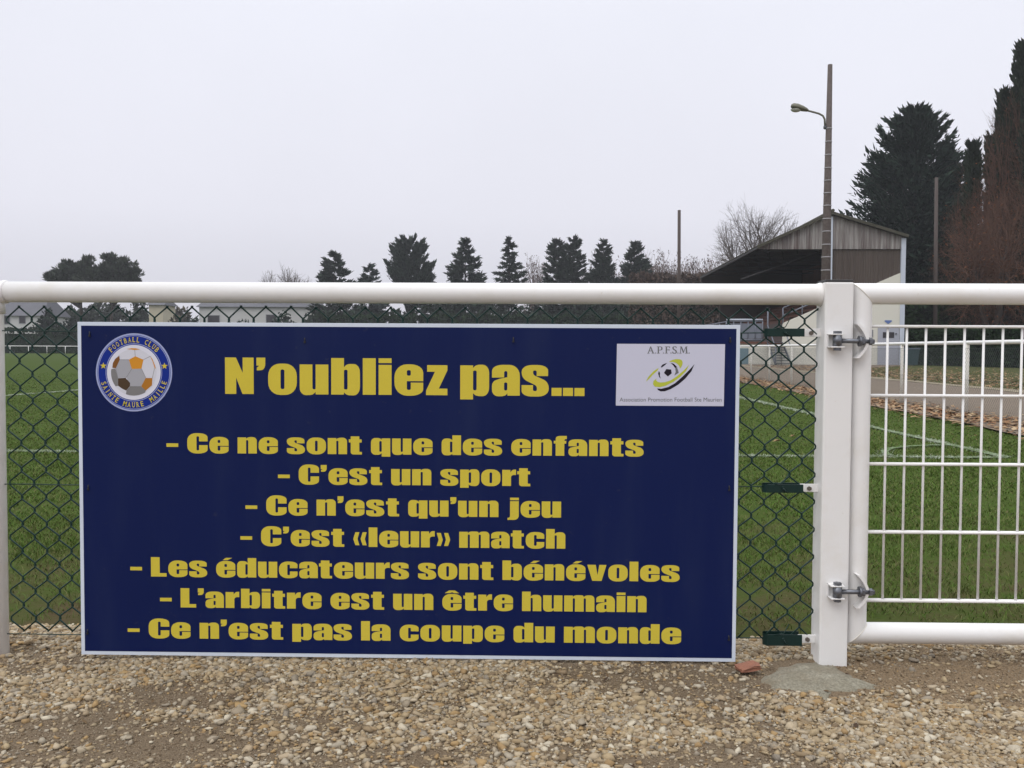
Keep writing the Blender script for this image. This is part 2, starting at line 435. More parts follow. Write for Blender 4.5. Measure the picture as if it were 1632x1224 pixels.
M['under_timber'] = mat('under_timber', (0.06, 0.045, 0.04), 0.9, ((0.8, 0.8, 0.2), (0.04, 0.03, 0.028), 0.2))
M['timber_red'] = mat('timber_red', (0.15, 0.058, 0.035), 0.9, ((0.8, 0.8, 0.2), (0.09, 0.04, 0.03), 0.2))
M['door_grey'] = mat('door_grey', (0.36, 0.37, 0.42), 0.6)
M['glass_dark'] = mat('glass_dark', (0.03, 0.025, 0.03), 0.15)
M['teal_panel'] = mat('teal_panel', (0.12, 0.19, 0.22), 0.6)
M['emblem_blue'] = mat('emblem_blue', (0.10, 0.16, 0.36), 0.6)
M['bin_teal'] = mat('bin_teal', (0.03, 0.06, 0.07), 0.5)
M['bin_lid'] = mat('bin_lid', (0.09, 0.12, 0.16), 0.5)
M['house_wall'] = mat('house_wall', (0.50, 0.49, 0.49), 0.9, (0.3, (0.50, 0.49, 0.48), 0.25))
M['house_tan'] = mat('house_tan', (0.46, 0.41, 0.31), 0.9)
M['slate'] = mat('slate', (0.085, 0.085, 0.10), 0.8, (1, (0.11, 0.11, 0.125), 0.3))
M['shutter'] = mat('shutter', (0.22, 0.22, 0.235), 0.8)
M['bolt'] = mat('bolt', (0.12, 0.10, 0.085), 0.6, metal=0.3)
M['tie_black'] = mat('tie_black', (0.008, 0.009, 0.012), 0.5)

# ------------------------------------------------------------------ ground
def clamp01(a): return np.clip(a, 0, 1)
FOOT = at(1305, 1078, 2.58)      # concrete footing
def hgt(x, y):
    x = np.asarray(x, float); y = np.asarray(y, float)
    z = 0.060 + 0.018 * (fbm(x * 1.3 + 3, y * 1.3) - 0.45) + 0.012 * (fbm(x * 6, y * 6) - 0.45)
    edge = y + 0.22 * (fbm(x * 2.1 + 9, y * 2.1) - 0.45) + 0.08 * (fbm(x * 9, y * 9) - 0.45)
    t = clamp01((edge - 2.72) / 0.55)
    return z * (1 - t * t * (3 - 2 * t)) - 0.035 * t

n1 = 260
gs = []
def sheet(name, xs, ys, zf, m, kind='structure'):
    XX, YY = np.meshgrid(xs, ys)
    ZZ = zf(XX, YY)
    V = np.stack([XX.ravel(), YY.ravel(), ZZ.ravel()], 1)
    nx = len(xs); ny = len(ys)
    i = np.arange(nx - 1)[None, :] + nx * np.arange(ny - 1)[:, None]
    i = i.ravel()
    Fc = np.stack([i, i + 1, i + nx + 1, i + nx], 1)
    o = fast(name, V, Fc, m, smooth=True)
    o['kind'] = kind
    return o
xs = np.concatenate([np.linspace(-14, -3.2, 60), np.arange(-3.17, 3.2, 0.025), np.linspace(3.2, 14, 60)])
ys = np.concatenate([np.linspace(-10, 1.2, 40), np.arange(1.23, 3.4, 0.025)])
sheet('gravel_yard', xs, ys, hgt, M['soil'])

ff = np.concatenate([-np.geomspace(3000, 14, 14), np.linspace(-12, 12, 49), np.geomspace(14, 3000, 14)])
yy = np.concatenate([[-3000, -200, -20], np.linspace(2.0, 14, 60), np.geomspace(15, 3000, 22)])
def fz(x, y):
    near = clamp01(1 - y / 60)
    return 0.012 * (fbm(x * 0.8, y * 0.8) - 0.5) * near
sheet('grass_field', ff, yy, fz, M['field'])

ol = []
for (px_, py_) in ((1203, 1066), (1192, 1082), (1203, 1096), (1250, 1102), (1296, 1105), (1318, 1118), (1342, 1110), (1378, 1104), (1412, 1099), (1424, 1090), (1394, 1079), (1356, 1066), (1338, 1052), (1300, 1044), (1258, 1043), (1222, 1049)):
    g_ = gnd(px_, py_, 0.066)
    ol.append((g_.x, g_.y))
def inside(x, y, poly):
    r = np.zeros(len(x), bool)
    for i in range(len(poly)):
        (x0, y0), (x1, y1) = poly[i], poly[i - 1]
        c = ((y0 > y) != (y1 > y))
        with np.errstate(divide='ignore', invalid='ignore'):
            r ^= c & (x < (x1 - x0) * (y - y0) / (y1 - y0) + x0)
    return r
# gravel stones -------------------------------------------------------
def ico(sub):
    bm = bmesh.new(); bmesh.ops.create_icosphere(bm, subdivisions=sub, radius=1.0)
    V = np.array([v.co[:] for v in bm.verts]); bm.verts.index_update()
    Fc = np.array([[v.index for v in f.verts] for f in bm.faces]); bm.free()
    return V, Fc
def rot_mats(n, rg):
    q = rg.normal(size=(n, 4)); q /= np.linalg.norm(q, axis=1)[:, None]
    a, b, c, d = q.T
    return np.stack([np.stack([1 - 2 * (c * c + d * d), 2 * (b * c - a * d), 2 * (b * d + a * c)], 1),
                     np.stack([2 * (b * c + a * d), 1 - 2 * (b * b + d * d), 2 * (c * d - a * b)], 1),
                     np.stack([2 * (b * d - a * c), 2 * (c * d + a * b), 1 - 2 * (b * b + c * c)], 1)], 1)
def hull(rr_, n):
    bm = bmesh.new()
    v = rr_.normal(size=(n, 3)); v /= np.linalg.norm(v, axis=1)[:, None]
    v *= rr_.uniform(.8, 1.0, (n, 1))
    for p in v: bm.verts.new(p)
    r = bmesh.ops.convex_hull(bm, input=bm.verts)
    bmesh.ops.delete(bm, geom=[e for e in bm.verts if not e.link_faces], context='VERTS')
    bmesh.ops.triangulate(bm, faces=bm.faces)
    bmesh.ops.recalc_face_normals(bm, faces=bm.faces)
    bm.verts.index_update()
    V = np.array([p.co[:] for p in bm.verts]); Fc = np.array([[p.index for p in f.verts] for f in bm.faces]); bm.free()
    return V, Fc
_rh = np.random.default_rng(5)
HULLS = [hull(_rh, int(_rh.integers(11, 20))) for _ in range(36)]
def stones(name, px, py, size, sub, rg, m='stone', lift=.40):
    allV = []; allF = []; off = 0
    pick = rg.integers(0, len(HULLS), len(px))
    for hi, (V0, F0) in enumerate(HULLS):
        ii = np.where(pick == hi)[0]; n = len(ii); k = len(V0)
        if not n: continue
        x, y, sz_ = px[ii], py[ii], size[ii]
        sc = np.stack([rg.uniform(0.85, 1.4, n), rg.uniform(0.6, 1.0, n), rg.uniform(0.38, 0.72, n)], 1)
        V = V0[None] * sc[:, None, :] * sz_[:, None, None]
        ang = rg.uniform(0, 2 * math.pi, n); tilt = rg.normal(0, 0.38, n)
        ct, st = np.cos(tilt)[:, None], np.sin(tilt)[:, None]
        y2 = V[:, :, 1] * ct - V[:, :, 2] * st; z2 = V[:, :, 1] * st + V[:, :, 2] * ct; x2 = V[:, :, 0]
        ca, sa = np.cos(ang)[:, None], np.sin(ang)[:, None]
        W = np.stack([x2 * ca - y2 * sa, x2 * sa + y2 * ca, z2], 2)
        W += np.stack([x, y, hgt(x, y) + sz_ * rg.uniform(-.05, lift, n)], 1)[:, None, :]
        allV.append(W.reshape(-1, 3)); allF.append((F0[None] + (np.arange(n) * k)[:, None, None]).reshape(-1, 3) + off)
        off += n * k
    o = fast(name, np.concatenate(allV), np.concatenate(allF), M[m])
    tag(o, kind='stuff')
    return o
# where the stones thin out and bare earth shows (world spots)
spots = []
for (px_, py_, rx, ry, st) in ((40, 1165, .20, .13, .95), (250, 1180, .32, .12, .97), (480, 1150, .26, .10, .8), (270, 1110, .2, .06, .5), (760, 1200, .3, .07, .7), (420, 1085, .25, .05, .6),
                               (620, 1120, .30, .10, .65), (560, 1215, .25, .10, .8), (1170, 1150, .14, .05, .6),
                               (1500, 1075, .46, .24, .95), (1420, 1070, .25, .12, .8), (1620, 1070, .3, .2, .9), (900, 1180, .22, .07, .5), (800, 1090, .35, .06, .55), (1600, 1160, .1, .05, .6)):
    g_ = gnd(px_, py_, 0.067)
    spots.append((g_.x, g_.y, rx, ry, st))
def keep(x, y):
    d = 1.0 - 0.86 * clamp01((fbm(x * 2.2 + 31, y * 3.6 + 7) - 0.475) * 8)
    for (sx, sy, rx, ry, st) in spots:
        q = ((x - sx) / rx) ** 2 + ((y - sy) / ry) ** 2
        q = q * (0.7 + 0.7 * fbm(x * 7, y * 7))
        d = d * (1 - st * np.exp(-q * 1.1))
    return d
def scatter(n, x0, x1, y0, y1, rg):
    x = rg.uniform(x0, x1, n); y = rg.uniform(y0, y1, n)
    ok = rg.random(n) < keep(x, y)
    cxo = sum(p[0] for p in ol) / len(ol); cyo = sum(p[1] for p in ol) / len(ol)
    ok &= ~inside(x, y, [(cxo + (a - cxo) * .86, cyo + (b - cyo) * .86) for a, b in ol])
    t = clamp01((y - 2.9) / 0.35)
    ok &= rg.random(n) > t * 0.9
    return x[ok], y[ok]
def wedge(x, y, s, o): return np.abs(x + 0.018 * y) < s * y + o
rg = np.random.default_rng(11)
x_, y_ = scatter(215000, -2.1, 2.1, 1.85, 3.22, rg)
k_ = wedge(x_, y_, 0.56, 0.12); x_, y_ = x_[k_], y_[k_]
sz = np.clip(rg.lognormal(math.log(0.0049), 0.52, len(x_)), 0.0020, 0.0165)
stones('gravel', x_, y_, sz, 2, rg) if False else stones('gravel', x_, y_, sz, 1, rg)
x_, y_ = scatter(70000, -3.6, 3.6, 0.9, 3.2, rg)
k_ = ~(wedge(x_, y_, 0.56, 0.12) & (y_ > 1.85)); x_, y_ = x_[k_], y_[k_]
sz = np.clip(rg.lognormal(math.log(0.0085), 0.42, len(x_)), 0.004, 0.022)
stones('gravel', x_, y_, sz, 1, rg)
# fine grit in the bare patches
x_ = rg.uniform(-2.1, 2.3, 60000); y_ = rg.uniform(1.85, 3.1, 60000)
k_ = wedge(x_, y_, 0.56, 0.1) & (rg.random(60000) < 0.15 + 0.85 * (1 - keep(x_, y_)))
x_, y_ = x_[k_], y_[k_]
V0, F0 = ico(1)
def grit(name, x, y, size):
    V0 = np.array([(1, 0, 0), (-1, 0, 0), (0, 1, 0), (0, -1, 0), (0, 0, 1), (0, 0, -1)], float)
    F0 = np.array([(0, 2, 4), (2, 1, 4), (1, 3, 4), (3, 0, 4), (2, 0, 5), (1, 2, 5), (3, 1, 5), (0, 3, 5)])
    n = len(x)
    A = rot_mats(n, rg)
    W = np.einsum('nij,kj->nki', A, V0) * (size[:, None, None] * rg.uniform(0.6, 1.2, (n, 6, 1)))
    W += np.stack([x, y, hgt(x, y) + size * 0.2], 1)[:, None, :]
    Fc = (F0[None] + (np.arange(n) * 6)[:, None, None]).reshape(-1, 3)
    tag(fast(name, W.reshape(-1, 3), Fc, M['grit']), kind='stuff')
grit('grit', x_, y_, rg.uniform(0.0014, 0.0036, len(x_)))

n_ = 420
x_ = rg.uniform(-1.7, 1.9, n_); y_ = rg.uniform(1.9, 3.0, n_)
k_ = rg.random(n_) < .25 + 1.2 * (1 - keep(x_, y_)); x_, y_ = x_[k_], y_[k_]; n_ = len(x_)
a_ = rg.uniform(0, 6.28, n_); l_ = rg.uniform(.005, .016, n_); wv = l_ * rg.uniform(.08, .5, n_)
zc_ = hgt(x_, y_) + .006
ca_, sa_ = np.cos(a_), np.sin(a_)
tz = rg.normal(0, .25, n_) * l_
V_ = np.stack([np.stack([x_ - ca_ * l_, y_ - sa_ * l_, zc_ - tz], 1), np.stack([x_ + sa_ * wv, y_ - ca_ * wv, zc_ + .002], 1), np.stack([x_ + ca_ * l_, y_ + sa_ * l_, zc_ + tz], 1), np.stack([x_ - sa_ * wv, y_ + ca_ * wv, zc_], 1)], 1).reshape(-1, 3)
tag(fast('plant_debris', V_, np.arange(4 * n_).reshape(n_, 4), M['debris']), kind='stuff')

# grass blades near the fence -----------------------------------------
def blades(name, n, y0, y1, hmin, hmax, wid, rg):
    y = np.sqrt(rg.uniform(y0 * y0, y1 * y1, n))
    x = rg.uniform(-1, 1, n) * (0.70 * y + 1.5)
    d = fbm(x * 3.1, y * 3.1); d2 = fbm(x * 0.7 + 50, y * 0.7)
    edge = clamp01((y + 0.25 * (fbm(x * 4 + 2, y * 4) - 0.45) - 2.98) / 0.35)
    ok = rg.random(n) < (0.25 + 0.75 * clamp01((d - 0.3) * 4)) * edge * np.clip(0.16 + 0.84 * clamp01((y - 3) / 3.0) + (fbm(x * 1.7 + 8, y * 1.7) - .47) * 1.6 * clamp01(1 - (y - 3) / 4.0), .04, 1)
    if y1 > 30: ok &= rg.random(n) < np.clip(1.25 - (y - 17) / 17, 0, 1)
    blade_mesh(name, x[ok], y[ok], hmin, hmax, wid, rg, 'blade')
def blade_mesh(name, x, y, hmin, hmax, wid, rg, mk):
    n = len(x)
    h = rg.uniform(hmin, hmax, n) * (0.55 + 0.7 * fbm(x * 2 + 5, y * 2))
    a = rg.uniform(0, 2 * math.pi, n); lean = rg.uniform(0.4, 1.7, n) * h
    b = rg.uniform(0, 2 * math.pi, n)
    z = fz(x, y) - 0.004
    cx, cy = np.cos(a) * wid * 0.5, np.sin(a) * wid * 0.5
    lx, ly = np.cos(b) * lean, np.sin(b) * lean
    P0 = np.stack([x - cx, y - cy, z], 1); P1 = np.stack([x + cx, y + cy, z], 1)
    P2 = np.stack([x + cx * .7 + lx * .35, y + cy * .7 + ly * .35, z + h * .6], 1); P3 = np.stack([x - cx * .7 + lx * .35, y - cy * .7 + ly * .35, z + h * .6], 1)
    P4 = np.stack([x + lx, y + ly, z + h * .92], 1)
    V = np.stack([P0, P1, P2, P3, P4], 1).reshape(-1, 3)
    o5 = np.arange(n)[:, None] * 5
    Fq = np.concatenate([o5 + np.array([[0, 1, 2]]), o5 + np.array([[0, 2, 3]]), o5 + np.array([[3, 2, 4]])], 0)
    tag(fast(name, V, Fq, M[mk]), kind='stuff')
blades('grass_blades', 300000, 2.95, 5.2, 0.016, 0.038, 0.0034, rg)
blades('grass_blades', 280000, 5.2, 9.5, 0.016, 0.034, 0.006, rg)
blades('grass_blades', 180000, 9.5, 17, 0.016, 0.030, 0.011, rg)
blades('grass_blades', 120000, 17, 34, 0.016, 0.030, 0.022, rg)

# chalk lines -----------------------------------------------------------
def strip(name, pts, wdt, z, m):
    V = []; Fc = []
    n = len(pts)
    for i, p in enumerate(pts):
        a = pts[max(i - 1, 0)]; b = pts[min(i + 1, n - 1)]
        t = Vector((b[0] - a[0], b[1] - a[1], 0)).normalized()
        q = Vector((-t.y, t.x, 0)) * wdt / 2
        V += [(p[0] + q.x, p[1] + q.y, z), (p[0] - q.x, p[1] - q.y, z)]
        if i: Fc.append((2 * i - 2, 2 * i - 1, 2 * i + 1, 2 * i))
    o = raw(name, V, Fc, m); o['kind'] = 'structure'
    return o
def chalk_line(pts, wdt, per_m, amount):
    pts = np.array(pts, float)
    d = np.diff(pts, axis=0); L_ = np.hypot(d[:, 0], d[:, 1]); n = int(L_.sum() * per_m)
    i = rg.choice(len(L_), n, p=L_ / L_.sum()); t = rg.random(n)
    P = pts[i] + d[i] * t[:, None]
    nn = np.stack([-d[i, 1], d[i, 0]], 1) / L_[i][:, None]
    P = P + nn * (np.clip(rg.normal(0, .36, n), -.8, .8) * wdt * (0.8 + .5 * fbm(P[:, 0] * 2, P[:, 1] * 2)))[:, None]
    ok = rg.random(n) < amount * clamp01((fbm(P[:, 0] * 4 + 3, P[:, 1] * 4) - .22) * 3.5)
    P = P[ok]
    far = P[:, 1] > 13
    for sel, wd in ((~far, .006), (far, .014)):
        if sel.any(): blade_mesh('chalked_grass', P[sel, 0], P[sel, 1], .022, .038, wd, rg, 'chalk_blade')
LZ = 0.009
pa = gnd(20, 720); pb = gnd(1230, 728); pc = gnd(1527, 713); pd = gnd(1180, 634)
ty = (pa.y + pb.y) / 2
gx_s = (pc.x - pd.x) / (pc.y - pd.y)
def gline(y): return pc.x + gx_s * (y - pc.y)
strip('touch_line', [(-60 + i * 1.0, ty) for i in range(int(60 + gline(ty)) + 1)] + [(gline(ty), ty)], 0.095, LZ, M['chalk'])
strip('goal_line', [(gline(ty + i), ty + i) for i in range(0, 60)], 0.095, LZ + 0.004, M['chalk'])
chalk_line([(-7, ty), (gline(ty), ty)], 0.10, 900, .9)
chalk_line([(gline(ty), ty), (gline(ty + 24), ty + 24)], 0.10, 700, .9)
cc = Vector((gline(ty), ty, 0))
chalk_line([(cc.x + math.cos(a) * 1.0, cc.y + math.sin(a) * 1.0) for a in np.linspace(math.pi / 2 + .05, math.pi - .05, 16)], 0.085, 800, .75)
strip('corner_arc', [(cc.x + math.cos(a) * 1.0, cc.y + math.sin(a) * 1.0) for a in np.linspace(math.pi / 2 + .06, math.pi - .06, 14)], 0.065, LZ + 0.008, M['chalk_worn'])
k1 = gnd(20, 630.5); k2 = gnd(125, 622)
ks = (k2.x - k1.x) / (k2.y - k1.y)
chalk_line([(k1.x - ks, k1.y - 1), (k1.x + ks * 14, k1.y + 14)], 0.10, 500, .9)
strip('penalty_line', [(k1.x + ks * i, k1.y + i) for i in range(-1, 40)], 0.10, LZ, M['chalk'])

# ------------------------------------------------------------------ near fence: posts, rail, mesh
YF = 2.64
rail_l = at(10, 466, YF); rail_r = at(1300, 468.5, YF)
post_l = at(1305, 1060, 2.60).x; post_w = 0.080
PX0, PX1 = post_l, post_l + post_w
PZT = at(1330, 449, 2.60).z
fence = thing('mesh_fence', 'white tube rail and posts with green chain link, holding the blue sign', 'fence', (0, YF, 0.05))
def rel(o, t):     # keep world coordinates while parenting
    o.parent = t
    o.matrix_parent_inverse = Matrix.Translation(-Vector(t.location)) if t.rotation_euler.z == 0 else (Matrix.Translation(t.location) @ Matrix.Rotation(t.rotation_euler.z, 4, 'Z')).inverted()
    return o
RZ = (rail_l.z + rail_r.z) / 2
LX = at(-10, 560, YF).x
# square gate post with slightly rounded edges
o = MB().box((PX0, 2.60, -0.2), (PX1, 2.68, PZT), 0.006).build('gate_post', M['white_paint']); rel(o, fence)
o = MB().box((PX0 + 0.001, 2.601, PZT + 0.0005), (PX1 - 0.001, 2.679, PZT + 0.006), 0.002).build('post_cap', M['black_cap']); rel(o, fence)
# rail, left part past the frame too
def lathe(profile, axis_o, axis_d, n=32):
    """profile: list of (along, radius)"""
    m_ = MB()
    m_.tube([Vector(axis_o) + Vector(axis_d) * a for a, r in profile], [r for a, r in profile], n)
    return m_
o = lathe([(LX + 0.036, .0296), (PX0 - 0.016, .0296), (PX0 - 0.010, .0305), (PX0 - 0.004, .033), (PX0 + 0.002, .0335)], (0, YF, RZ), (1, 0, 0)).build('top_rail', M['white_paint']); rel(o, fence)
o = lathe([(LX - 0.02, .0315), (LX + 0.030, .0315), (LX + 0.034, .0335), (LX + 0.039, .0335), (LX + 0.042, .0300)], (0, YF, RZ), (1, 0, 0)).build('rail_sleeve', M['white_paint']); rel(o, fence)
o = lathe([(-2.6, .0296), (LX - 0.02, .0296)], (0, YF, RZ), (1, 0, 0)).build('top_rail', M['white_paint']); rel(o, fence)
o = MB().tube([(LX, YF, -0.2), (LX, YF, RZ - 0.034), (LX, YF, RZ)], [.028, .028, .028], 28).build('line_post', M['white_paint']); rel(o, fence)
o = MB().tube([(LX, YF, RZ - 0.062), (LX, YF, RZ - 0.02)], [.0315, .0315], 28).build('rail_sleeve', M['white_paint']); rel(o, fence)

# chain link ----------------------------------------------------------
MX0, MX1 = LX + 0.035, PX0 - 0.004
MZ1 = at(640, 489, YF).z; MZ0 = at(640, 1012, YF).z
PW = at(39, 600, YF).x - at(0, 600, YF).x          # diamond width
PH = (at(60, 600, YF).z - at(60, 643.3, YF).z)      # diamond height
rows = int(round((MZ1 - MZ0) / (PH / 2)))
PH2 = (MZ1 - MZ0) / rows
wr = 0.0024
# phase from the photo: top crests at x = 30.6, 69.8 px
x_c = at(30.6, 489, YF).x
nw = int((MX1 - x_c) / (PW / 2)) + 2
mesh = MB()
kn = 0.0062
wob = lambda: random.gauss(0, 0.0006)
i0 = -2
ncol = int((MX1 - x_c) / PW) + 2
offs = [[(wob(), wob() * 1.5) for r_ in range(rows + 1)] for c_ in range(2 * ncol + 12)]
for c_ in range(-1, ncol):
    # wire c_ swings between columns (half steps) h and h+1
    h = 2 * c_ + 2
    for w2 in (0, 1):
        hh = h + w2
        pts = []
        xa = x_c - PW / 2 + (hh - 2) * PW / 2; xb = xa + PW / 2
        if xb > MX1 + 0.001 or xa < MX0 - 0.03: continue
        if w2 == 1 and xb > MX1: continue
        for r_ in range(rows + 1):
            # crests (knots) of column index hh are on rows with parity
            right = ((r_ + hh) % 2 == 0)
            col = hh + 1 if right else hh
            ox, oz = offs[col + 4][r_]
            xk = (xb if right else xa) + ox + (0.0011 if right else -0.0011)
            zk = MZ1 - r_ * PH2 + oz
            dy = 0.0021 if right else -0.0021
            sgn = 1 if right else -1
            if r_ in (0, rows):
                pts.append((xk, YF + dy, zk))
                if r_ == 0: pts[-1] = (xk, YF, zk - 0.002)
            else:
                pts.append((xk - sgn * 0.0035, YF - dy * 0.9, zk + kn * 1.25))
                pts.append((xk, YF - dy * 0.2, zk + kn * 0.55))
                pts.append((xk, YF + dy * 0.4, zk - kn * 0.55))
                pts.append((xk - sgn * 0.0035, YF + dy, zk - kn * 1.25))
        pts = [(min(max(p[0], MX0 - 0.02), MX1), p[1], p[2]) for p in pts]
        mesh.tube(pts, wr, 6)
        # barbs at top: little twist
        if pts:
            p = pts[0]
            mesh.tube([(p[0], p[1], p[2] - 0.004), (p[0] + 0.001, p[1] - 0.001, p[2] + 0.003)], 0.0027, 6)
mo = mesh.build('chain_link', M['green_wire']); rel(mo, fence)
for py_ in (527.5, 772, 1010):
    zz = at(60, py_, YF).z
    zr = at(1200, py_ + 3 if py_ < 1000 else 1016, YF).z
    n_ = 24
    zr = zz + (zr - zz) * 1.05
    pts = [(MX0 - 0.03 + (MX1 - 0.05 - MX0) * i / n_, YF - 0.0035 + 0.001 * math.sin(i * 2.1), zz + (zr - zz) * (i / n_) - 0.003 * math.sin(math.pi * i / n_) + wob()) for i in range(n_ + 1)]
    o = MB().tube(pts, 0.0015, 6).build('tension_wire', M['green_wire']); rel(o, fence)

# tensioners + tabs on the gate post
for (xa_, xb_, y0_, y1_) in ((1218, 1280, 523, 537), (1215, 1278, 770, 785), (1216, 1276, 1008, 1028)):
    a = at(xa_, y0_, YF - .004); b = at(xb_, y1_, YF - .004)
    zc = (a.z + b.z) / 2; hh = (a.z - b.z) / 2 * 0.92
    m_ = MB()
    # U shaped strap: front and back plates with a rounded nose, spindle across
    pl = []
    for sy in (-0.0185, 0.0155):
        m_.box((a.x + 0.010, YF + sy, zc - hh), (b.x, YF + sy + 0.003, zc + hh), 0.0012)
    arc = [(a.x + 0.0125 - 0.0125 * math.sin(t), YF - 0.0178 * math.cos(t)) for t in np.linspace(0, math.pi, 9)]
    V = []; Fc = []
    for i, (ax, ay) in enumerate(arc):
        V += [(ax, ay, zc - hh), (ax, ay, zc + hh)]
        if i: Fc.append((2 * i - 2, 2 * i - 1, 2 * i + 1, 2 * i))
    m_.add(V, Fc, True)
    m_.tube([(a.x + 0.055, YF - 0.023, zc + hh * .15), (a.x + 0.055, YF + 0.022, zc + hh * .15)], 0.0055, 10)
    m_.tube([(a.x + 0.055, YF - 0.0215, zc + hh * .15), (a.x + 0.060, YF - 0.0222, zc - hh * .5), (a.x + 0.067, YF - 0.0222, zc - hh * .75)], 0.002, 6)
    m_.tube([(a.x + 0.040, YF - 0.0005, zc), (a.x + 0.072, YF - 0.0005, zc)], 0.0085, 12)
    t_ = m_.build('wire_tensioner', M['green_clip']); rel(t_, fence)
    m2 = MB().box((b.x - 0.008, YF - 0.003, zc - 0.0115), (PX0 + 0.001, YF + 0.002, zc + 0.0115), 0.001)
    o = m2.build('tab', M['white_paint']); rel(o, fence)
    bx = (b.x + PX0) / 2 - 0.002
    o = MB().tube([(bx, YF - 0.010, zc - 0.001), (bx, YF - 0.002, zc - 0.001)], [0.0062, 0.0066], 6, smooth=False).build('bolt', M['bolt']); rel(o, fence)
    # loose wire end
    o = MB().tube([(a.x + 0.03, YF - 0.019, zc + hh), (a.x + 0.055, YF - 0.020, zc + hh + 0.004), (a.x + 0.07, YF - 0.016, zc + hh + 0.03)], 0.0014, 6).build('wire_end', M['green_wire']); rel(o, fence)

# ------------------------------------------------------------------ gate
GX0 = at(1371, 560, YF).x; GZ1 = at(1450, 468.5, YF).z; GZ0 = at(1450, 1009, YF).z
GX1 = GX0 + 1.25
gate = thing('gate', 'white tubular gate with a welded grid panel hinged on the square post', 'gate', (GX0, YF, 0.05))
r_ = 0.0297
def mitre(p, q, c0, c1, r=r_, n=36):
    """straight tube p->q whose ends are cut at 45 degrees towards c0 / c1 (inner side directions)"""
    p, q = Vector(p), Vector(q); t = (q - p).normalized()
    u = t.cross(Vector((0, 1, 0))); u.normalize(); v = Vector((0, 1, 0))
    V = []
    for (e, c, s) in ((p, c0, 1), (q, c1, -1)):
        for j in range(n):
            a = 2 * math.pi * j / n
            off = u * math.cos(a) * r + v * math.sin(a) * r
            V.append(e + off + t * (s * off.dot(Vector(c))))
    Fc = [(j, (j + 1) % n, n + (j + 1) % n, n + j) for j in range(n)]
    return MB().add(V, Fc, True)
ix = Vector((1, 0, 0)); iz = Vector((0, 0, 1))
A = (GX0, YF, GZ0); B = (GX0, YF, GZ1); D_ = (GX1, YF, GZ1); E_ = (GX1, YF, GZ0)
o = mitre(A, B, ix, ix).build('hinge_stile', M['white_paint']); rel(o, gate)
o = mitre(B, D_, -iz, -iz).build('top_tube', M['white_paint']); rel(o, gate)
o = mitre(E_, D_, -ix, -ix).build('latch_stile', M['white_paint']); rel(o, gate)
o = mitre(A, E_, iz, iz).build('bottom_tube', M['white_paint']); rel(o, gate)
# weld seams
for (cx, cz, s) in ((GX0, GZ1, -1), (GX0, GZ0, 1)):
    m_ = MB()
    ring = [(cx + r_ * 1.005 * math.cos(t), YF + r_ * 1.005 * math.sin(t), cz + s * r_ * 1.005 * math.cos(t)) for t in np.linspace(0, 2 * math.pi, 33)]
    m_.tube(ring, 0.0016, 5)
    o = m_.build('weld_seam', M['grime_white']); rel(o, gate)
bars_x = [at(p, 600, YF).x for p in (1413.5, 1444, 1474.5, 1505.4, 1536, 1566.5, 1597, 1627.5)]
sp = (bars_x[-1] - bars_x[0]) / 7
while bars_x[-1] + sp < GX1 - r_ - 0.01: bars_x.append(bars_x[-1] + sp)
zs = [at(1500, p, YF).z for p in (520.5, 630.8, 740, 848.5, 957.5)]
m_ = MB()
for bx in bars_x:
    m_.tube([(bx, YF + 0.0005, zs[-1] - 0.002), (bx, YF + 0.0005, zs[0] + 0.003)], 0.0034, 10)
o = m_.build('vertical_bars', M['white_paint']); rel(o, gate)
m_ = MB()
for zz in zs:
    m_.tube([(GX0 + r_ - 0.003, YF - 0.0055, zz), (GX1 - r_ + 0.003, YF - 0.0055, zz)], 0.0041, 10)
    m_.tube([(GX0 + r_ - 0.003, YF + 0.0065, zz), (GX1 - r_ + 0.003, YF + 0.0065, zz)], 0.0041, 10)
o = m_.build('cross_bars', M['white_paint']); rel(o, gate)
